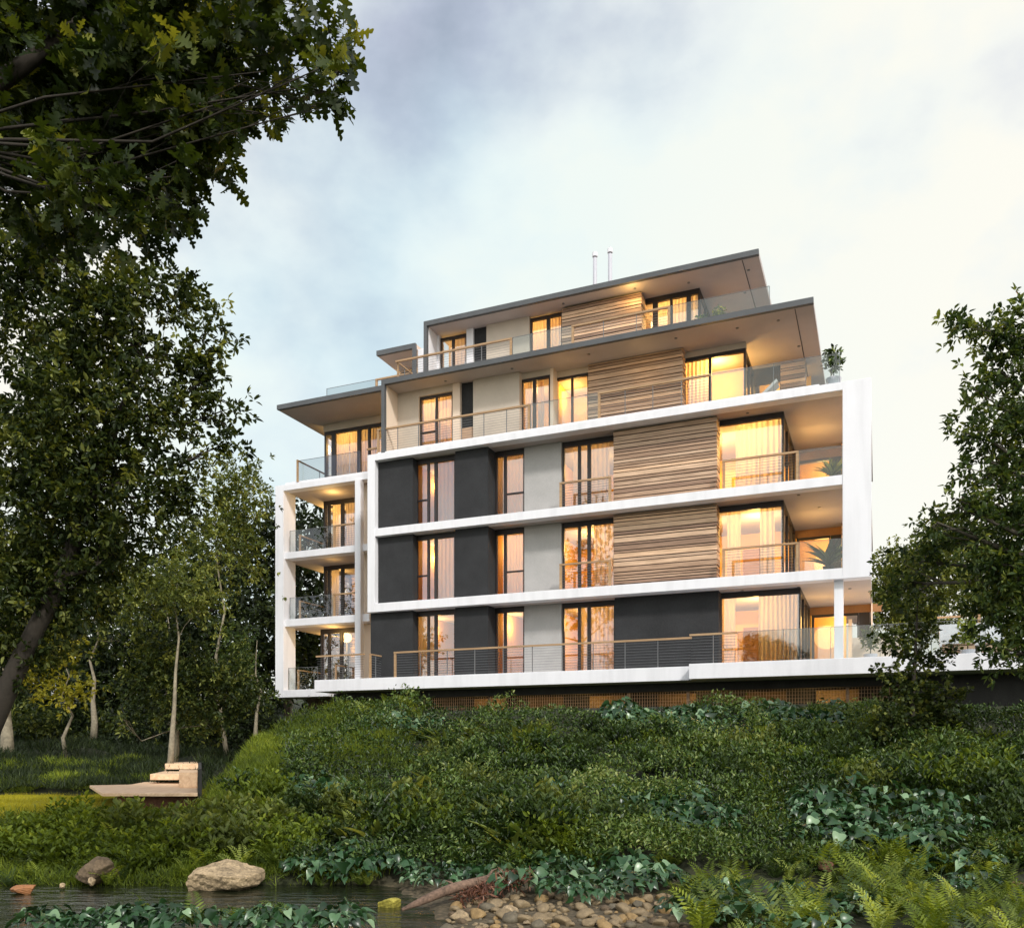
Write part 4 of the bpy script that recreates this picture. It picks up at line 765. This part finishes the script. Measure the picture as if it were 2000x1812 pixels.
def patch(meshes, name, n, cx, cy, rx, ry, s, label, cat, group, off=.15, cond=None):
    a = rng.uniform(0, 6.28, n * 3); r_ = np.sqrt(rng.random(n * 3)); p = G(cx + rx * r_ * np.cos(a), cy + ry * r_ * np.sin(a), off)
    if cond is not None: p = p[cond(p)]
    out = []; hearts = name == 'heart_leaf_plant'
    if not hearts and name != 'fern' and KEEP:
        K = np.array(KEEP); p = p[np.array([np.min((K[:, 0] - q[0]) ** 2 + (K[:, 1] - q[1]) ** 2) > .28 for q in p])]
    for q in p:                                                    # thin out plants that would stand inside one another
        if len(out) >= n: break
        if all((q[0] - u[0]) ** 2 + (q[1] - u[1]) ** 2 > (.19 * s) ** 2 for u in out): out.append(q)
    if hearts: KEEP.extend([(q[0], q[1]) for q in out]); out = [q + np.array((0, 0, .10 * s)) for q in out]
    for i, q in enumerate(out): plant(meshes[i % len(meshes)], name, q, s * rng.uniform(.6, 1.35), label, cat, group)
hp = lambda *a, **k: patch(HEART, 'heart_leaf_plant', *a, **k)
hp(60, 1440, 1408, 260, 34, 1.35, 'glossy heart leaved plant in the long band under the basement grille', 'leafy plant', 'heart leaved plants under the grille')
hp(16, 785, 1412, 72, 30, 1.25, 'glossy heart leaved plant in the clump on the bright crest left of the grille', 'leafy plant', 'heart leaved plants on the crest')
hp(30, 1345, 1588, 130, 34, 1.0, 'glossy heart leaved plant in the clump at the middle of the bank', 'leafy plant', 'heart leaved plants mid bank')
hp(52, 1720, 1600, 190, 60, 1.0, 'glossy heart leaved plant in the broad patch on the right half of the bank', 'leafy plant', 'heart leaved plants right bank')
hp(34, 690, 1712, 120, 44, .9, 'glossy heart leaved plant beside the water right of the big boulder', 'leafy plant', 'heart leaved plants by the water', off=.1, cond=lambda p: p[:, 1] > 12.7)
hp(34, 1150, 1724, 170, 30, .85, 'glossy heart leaved plant in the row behind the pebbles', 'leafy plant', 'heart leaved plants behind the pebbles', off=.1)
hp(14, 890, 1716, 95, 22, .75, 'glossy heart leaved plant directly behind the fallen log', 'leafy plant', 'heart leaved plants behind the log', off=.1)
hp(10, 620, 1545, 60, 22, 1.0, 'glossy heart leaved plant in the trailing clump on the left shoulder', 'leafy plant', 'heart leaved plants left shoulder')
hp(22, 1180, 1545, 190, 34, .8, 'glossy heart leaved plant scattered through the shrubs at mid slope', 'leafy plant', 'heart leaved plants mid slope')
hp(10, 1870, 1700, 90, 40, .9, 'glossy heart leaved plant near the reddish rock at the right edge', 'leafy plant', 'heart leaved plants at the right edge')
for i in range(34):
    x = -4.9 + 3.4 * rng.random(); y = rng.uniform(8.2, 9.2); plant(HEART[i % 5], 'heart_leaf_plant', (x, y, float(H(x, y)) + .10), .75 * rng.uniform(.8, 1.2), 'glossy heart leaved plant on the near bank at the bottom left', 'leafy plant', 'heart leaved plants on the near bank')
hp(22, 1560, 1765, 260, 44, .75, 'glossy heart leaved plant low among the ferns at the bottom right', 'leafy plant', 'heart leaved plants at the bottom', off=.15)
fp = lambda *a, **k: patch(FERN, 'fern', *a, **k)
fp(118, 1660, 1735, 350, 78, .9, 'bright green fern in the mass along the bottom right of the bank', 'fern', 'ferns along the bottom right')
fp(16, 1930, 1800, 110, 26, .75, 'fern standing at the bottom right corner', 'fern', 'ferns at the bottom right corner')
fp(28, 1080, 1668, 250, 26, .85, 'green fern in the row above the pebbles and the fallen log', 'fern', 'ferns above the pebbles')
fp(44, 230, 1672, 360, 46, .8, 'green fern on the left bank behind the stream', 'fern', 'ferns on the left bank', cond=lambda p: p[:, 1] > 12.85)
for i in range(30):
    x = rng.uniform(-8.2, -1.9); y = rng.uniform(12.55, 13.2)
    if abs(x + 4.1) < .75 and y < 12.9: continue
    plant(FERN[i % 9], 'fern', (x, y, max(float(H(x, y)), .02)), .55 * rng.uniform(.8, 1.3), 'small fern leaning over the far edge of the stream', 'fern', 'ferns at the water edge')
fp(38, 735, 1378, 110, 26, 1.1, 'yellow green fern on the bright crest below the terrace slab', 'fern', 'ferns on the crest')
fp(12, 1860, 1450, 140, 50, 1.2, 'fern on the upper right of the bank by the slender tree', 'fern', 'ferns on the upper right')
fp(14, 640, 1650, 130, 50, .8, 'green fern above the heart leaved plants by the water', 'fern', 'ferns by the water')
fp(12, 1440, 1775, 100, 34, .8, 'large bright fern at the right end of the pebbles', 'fern', 'ferns beside the pebbles')
for (x, y) in ((-3.15, 8.6), (-2.65, 8.5), (-3.7, 8.9), (-2.1, 8.3)): plant(FERN[0], 'fern', (x, y, float(H(x, y)) + .1), .8, 'upright fern standing in the near bank plants at the bottom left', 'fern', 'ferns on the near bank')
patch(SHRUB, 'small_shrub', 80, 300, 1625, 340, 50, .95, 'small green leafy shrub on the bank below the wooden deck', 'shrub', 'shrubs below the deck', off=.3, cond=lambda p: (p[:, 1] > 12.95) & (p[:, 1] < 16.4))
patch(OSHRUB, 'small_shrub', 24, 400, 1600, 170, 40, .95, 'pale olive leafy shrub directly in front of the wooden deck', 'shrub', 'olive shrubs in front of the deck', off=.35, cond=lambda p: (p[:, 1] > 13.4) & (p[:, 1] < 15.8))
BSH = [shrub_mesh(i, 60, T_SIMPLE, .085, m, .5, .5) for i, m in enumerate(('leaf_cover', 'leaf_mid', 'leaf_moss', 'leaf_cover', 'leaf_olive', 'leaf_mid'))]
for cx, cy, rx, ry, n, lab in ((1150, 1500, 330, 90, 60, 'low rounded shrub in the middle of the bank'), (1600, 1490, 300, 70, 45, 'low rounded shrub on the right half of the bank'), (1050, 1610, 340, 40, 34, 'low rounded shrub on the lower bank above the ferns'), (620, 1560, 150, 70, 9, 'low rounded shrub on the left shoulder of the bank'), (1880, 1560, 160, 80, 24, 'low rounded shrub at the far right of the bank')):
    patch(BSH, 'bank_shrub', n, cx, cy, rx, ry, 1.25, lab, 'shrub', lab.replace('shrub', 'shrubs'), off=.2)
patch(LANCE, 'long_leaf_plant', 80, 950, 1600, 330, 70, 1.25, 'long leaved plant scattered over the dark centre of the bank', 'leafy plant', 'long leaved plants on the bank')
patch(LANCE, 'long_leaf_plant', 26, 1880, 1650, 140, 60, 1.2, 'long leaved plant on the far right of the bank', 'leafy plant', 'long leaved plants far right')
patch(LANCE, 'long_leaf_plant', 24, 950, 1430, 130, 30, 1.3, 'long leaved grass like plant below the left end of the grille', 'leafy plant', 'long leaved plants below the grille')

# ------------------------------------------------------------------ rocks, pebbles, log
def rock_mesh(name, m, seed, sx, sy, sz, cuts=15, sub=4):
    import bmesh
    bm = bmesh.new(); bmesh.ops.create_icosphere(bm, subdivisions=sub, radius=1); rr = random.Random(seed)
    pl = []
    for _ in range(cuts): n = np.array([rr.gauss(0, 1) for _ in range(3)]); n /= np.linalg.norm(n); pl.append((n, rr.uniform(.5, .88)))
    for v in bm.verts:
        p = np.array(v.co)
        for n, dd in pl:
            k = p @ n
            if k > dd: p = p - n * (k - dd) * .93
        q = p * 3.1; p = p * (1 + .04 * math.sin(q[0] * 2 + seed) * math.sin(q[1] * 2.3) + .02 * math.sin(q[2] * 5 + q[0] * 4) + .018 * math.sin(q[1] * 9 + q[2] * 7 + seed))
        v.co = (p[0] * sx, p[1] * sy, p[2] * sz)
    me = bpy.data.meshes.new(name); bm.to_mesh(me); bm.free(); me.materials.append(MATS[m])
    if cuts < 7: me.polygons.foreach_set('use_smooth', [True] * len(me.polygons))
    return me
def rock(name, m, px, py, d, wpx, hpx, seed, label, z=None, dep=.8):
    c = at(px, py, d); w = wpx / FOC * d / 2 * 1.12; h = hpx / FOC * d / 2 * 1.2; o = link(name, rock_mesh(name, m, seed, w, w * dep, h), None, (c[0], c[1], c[2])); o.rotation_euler = (.1, -.12, seed); return meta(o, label, 'rock')
o = rock('boulder', 'granite', 442, 1716, 12.4, 132, 68, 0.4, 'large angular tan boulder standing in the far edge of the stream')
o = rock('boulder', 'brown_rock', 200, 1702, 12.9, 104, 64, 5.1, 'mossy brown boulder left of the large tan boulder')
rock('boulder', 'red_rock', 625, 1700, 13.2, 60, 40, 2.2, 'reddish brown rock half hidden between ferns right of the tan boulder')
rock('boulder', 'brown_rock', 510, 1690, 13.4, 60, 44, 8.2, 'dark brown rock touching the back of the large tan boulder')
rock('boulder', 'red_rock', 1975, 1735, 12.6, 70, 40, 3.3, 'reddish rock at the right edge of the picture')
rock('boulder', 'orange_stone', 1545, 1795, 10.6, 60, 22, 6.3, 'flat orange brown rock among the ferns at the bottom')
rock('boulder', 'red_rock', 1615, 1690, 12.9, 40, 24, 1.3, 'small red brown rock amid the bright ferns')
rock('stone', 'orange_stone', 47, 1736, 12.0, 44, 20, .7, 'rounded orange stone in the water at the far left')
rock('stone', 'granite', 180, 1720, 12.4, 20, 16, 1.7, 'small pale stone at the foot of the mossy boulder')
rock('stone', 'granite', 122, 1729, 12.3, 14, 10, 2.7, 'tiny pale stone at the waterline between two larger rocks')
rock('stone', 'yellow_stone', 766, 1768, 11.0, 52, 34, 3.7, 'bright yellow mossy stone at the tip of the fallen log')
PEB = [rock_mesh('pebble', m, i * 1.3, .5, .38, .27, 5, 3) for i, m in enumerate(['granite', 'pebble_a', 'pebble_b', 'pebble_a', 'pebble_c', 'brown_rock'])]
pr = random.Random(3); cnt = 0; used = []
while cnt < 270:
    px = pr.uniform(760, 1420); py = pr.uniform(1742, 1818)
    if px < 870 or py < 1742 + max(0, (980 - px)) * .35 or py < 1752 - (px - 1000) * .01: continue
    d = 2.0 * FOC / (py - HY); x = (px - 1000) / FOC * d; s_ = pr.choice((.05, .07, .10, .14, .19, .26)) * pr.uniform(.8, 1.15)
    if any((x - a) ** 2 + (d - b) ** 2 < ((s_ + c) * .27) ** 2 for a, b, c in used): 
        if pr.random() < .93: continue
    used.append((x, d, s_)); cnt += 1
    o = bpy.data.objects.new('pebble', PEB[pr.choice((0, 1, 1, 2, 3, 3, 4, 5))]); COL.objects.link(o); o.location = (x, d, max(float(H(x, d)), -.02) + s_ * .10); o.scale = (s_,) * 3; o.rotation_euler = (pr.uniform(-.35, .35), pr.uniform(-.35, .35), pr.uniform(0, 6.28))
    meta(o, 'tan rounded pebble in the stony bank at the bottom centre', 'pebble', 'pebbles on the stony bank')
# fallen log with dead leaves
p0, p1 = at(785, 1776, 10.4), at(990, 1698, 11.6); ax = p1 - p0
lg = empty('fallen_log', tuple(p0)); meta(lg, 'fallen grey log sloping down to the water over the pebbles', 'log')
b = MB(); b.tube([ax * t + np.array((.02 * math.sin(9 * t), 0, .03 * math.sin(5 * t))) for t in np.linspace(0, 1, 12)], [.02, .04, .052, .058, .062, .066, .066, .062, .06, .056, .045, .02], 12); b.build('trunk', 'log_bark', lg, smooth=True)
b = MB()
for t, dx, dz in ((.5, -.16, .09), (.8, .12, .10)): s0_ = ax * t; MB().tube([s0_, s0_ + np.array((dx * .5, .05, dz * .8)), s0_ + np.array((dx, .1, dz))], [.022, .014, .006], 6).build('branch_stub', 'log_bark', lg)
n = 480; t = rng.random(n) * .6 + .4; P = p0 + ax * t[:, None] + np.stack([np.abs(rng.normal(0, .17, n)) + .06, rng.normal(-.02, .15, n), -np.abs(rng.normal(.05, .07, n))], 1)
P[:, 2] = np.maximum(P[:, 2], H(P[:, 0], P[:, 1]) + .01); o = leaves('dead_leaves', T_LANCE, P, unit(n) + np.array((0, 0, .2)), rng.uniform(.07, .15, n), 'leaf_dead'); meta(o, 'heap of reddish brown dead leaves along the fallen log', 'dead leaves', kind='stuff')

# ------------------------------------------------------------------ wooden deck beside the hill
dk = empty('wooden_deck', (-9.0, 21.0, .95)); meta(dk, 'pale wooden deck with stepped platforms at the foot of the hill', 'deck')
def slab(name, poly, z0, z1, m='deck_wood'):
    b = MB(); b.prism([(x + 9.0, y - 21.0) for x, y in poly], z0 - .95, z1 - .95); return b.build(name, m, dk, bevel=.01)
X = lambda px, d: (px - 1000) / FOC * d
slab('platform', [(X(200, 20.6), 20.6), (X(386, 20.6), 20.6), (X(386, 27), 27), (X(291, 28.2), 28.2), (X(255, 25.6), 25.6), (X(175, 25.0), 25.0)], .87, .95)
slab('plinth', [(X(225, 21.2), 21.2), (X(383, 21.2), 21.2), (X(383, 26), 26), (X(240, 25), 25)], .30, .868, 'red_rock')
slab('step', [(X(293, 26.2), 26.2), (X(350, 26.2), 26.2), (X(387, 29.5), 29.5), (X(320, 29.5), 29.5)], 1.06, 1.24)
slab('step', [(X(322, 29.6), 29.6), (X(387, 29.6), 29.6), (X(387, 35), 35), (X(345, 33), 33)], 1.30, 1.50)
slab('riser_block', [(X(350, 23.4), 23.4), (X(386, 23.4), 23.4), (X(386, 26.1), 26.1), (X(350, 26.1), 26.1)], .954, 1.37)
slab('side_wall', [(X(387, 20.8), 20.8), (X(387, 20.8) + .09, 20.8), (X(388, 35) + .1, 35), (X(388, 35), 35)], .2, 1.52, 'dark_concrete')
slab('support_post', [(X(321, 30), 30), (X(330, 30), 30), (X(330, 30.4), 30.4), (X(321, 30.4), 30.4)], .9, 1.30)

# ------------------------------------------------------------------ potted plants and seats on the balconies
def bw(u, v, z): return (BO[0] + cu * u - su * v, BO[1] + su * u + cu * v, z)
def potted(u, v, z, label, pr_, ph, kind, s, lm_, w=1):
    r = empty('potted_plant', bw(u, v, z), TH); meta(r, label, 'potted plant')
    b = MB(); b.tube([(0, 0, .002), (0, 0, ph * .8), (0, 0, ph)], [pr_ * .78, pr_, pr_ * 1.06], 18); b.build('pot', 'pot_white' if w else 'charcoal_render', r, smooth=False)
    if kind == 'bush':
        st = MB(); st.tube([(0, 0, ph), (.02, 0, ph + s * .5), (0, .02, ph + s)], [.02, .015, .008], 6); st.build('stem', 'dark_bark', r)
        n = 260; P = unit(n) * (rng.random((n, 1)) ** .5) * np.array((.34, .34, .46)) * s + np.array((0, 0, ph + s * .62)); leaves('foliage', T_SIMPLE, P, unit(n) + np.array((0, 0, .1)), rng.uniform(.13, .22, n) * max(.8, s), lm_, r)
    else:
        n = 46; a = rng.uniform(0, 6.28, n); D = np.stack([np.cos(a), np.sin(a), rng.uniform(.7, 2.6, n)], 1); P = np.tile(np.array((0, 0, ph - .02)), (n, 1)); leaves('foliage', T_LANCE, P, D, s * rng.uniform(.6, 1.1, n), lm_, r, roll=.2)
    return r
potted(fu(1628, .5), .5, Z3 + .0, 'dark leafy bush in a white pot on the top corner of the white frame', .24, .34, 'bush', 1.0, 'leaf_cover')
potted(fu(1626, 1.0), 1.0, Z2, 'bright green spiky plant on the upper right balcony', .16, .25, 'spike', .75, 'leaf_fern', 0)
potted(fu(1618, 1.0), 1.0, Z1, 'dark spiky plant on the middle right balcony', .18, .28, 'spike', 1.1, 'leaf_cover', 0)
potted(fu(1372, 2.2), 2.2, Z4, 'dark plant behind the top floor glass near the corner window', .17, .3, 'bush', .8, 'leaf_cover', 0)
potted(fu(1405, 2.0), 2.0, Z4, 'olive plant behind the top floor glass further from the corner window', .17, .3, 'bush', .85, 'leaf_olive', 0)
potted(fu(1700, 1.2), 1.2, Z0, 'green bush in a pot on the right hand terrace', .22, .35, 'bush', .9, 'leaf_mid')
potted(fu(1890, 2.0), 2.0, Z0, 'yellow green bush in a pot against the timber wall of the terrace', .22, .45, 'bush', 1.0, 'leaf_fern')
ls = empty('lounge_chair', bw(fu(1478, 1.3), 1.3, Z3), TH); meta(ls, 'pale cushioned lounge chair behind the glass of the fourth floor terrace', 'lounge chair')
b = MB(); b.box(-.8, .5, -.32, .32, .22, .30); b.build('frame', 'steel', ls); 
MB().quads([(-.8, -.3, .30), (.2, -.3, .30), (.2, .3, .30), (-.8, .3, .30), (-.8, -.3, .40), (.18, -.3, .40), (.18, .3, .40), (-.8, .3, .40)], BOXF).build('cushion', 'cushion', ls, bevel=.03)
MB().quads([(.2, -.3, .30), (.75, -.3, .78), (.75, .3, .78), (.2, .3, .30), (.15, -.3, .38), (.70, -.3, .86), (.70, .3, .86), (.15, .3, .38)], [(0, 3, 2, 1), (4, 5, 6, 7), (0, 1, 5, 4), (1, 2, 6, 5), (2, 3, 7, 6), (3, 0, 4, 7)]).build('backrest', 'cushion', ls)
for (a, c) in ((-.74, -.26), (-.74, .26), (.44, -.26), (.44, .26)): MB().box(a - .02, a + .02, c - .02, c + .02, .003, .22).build('leg', 'steel', ls)
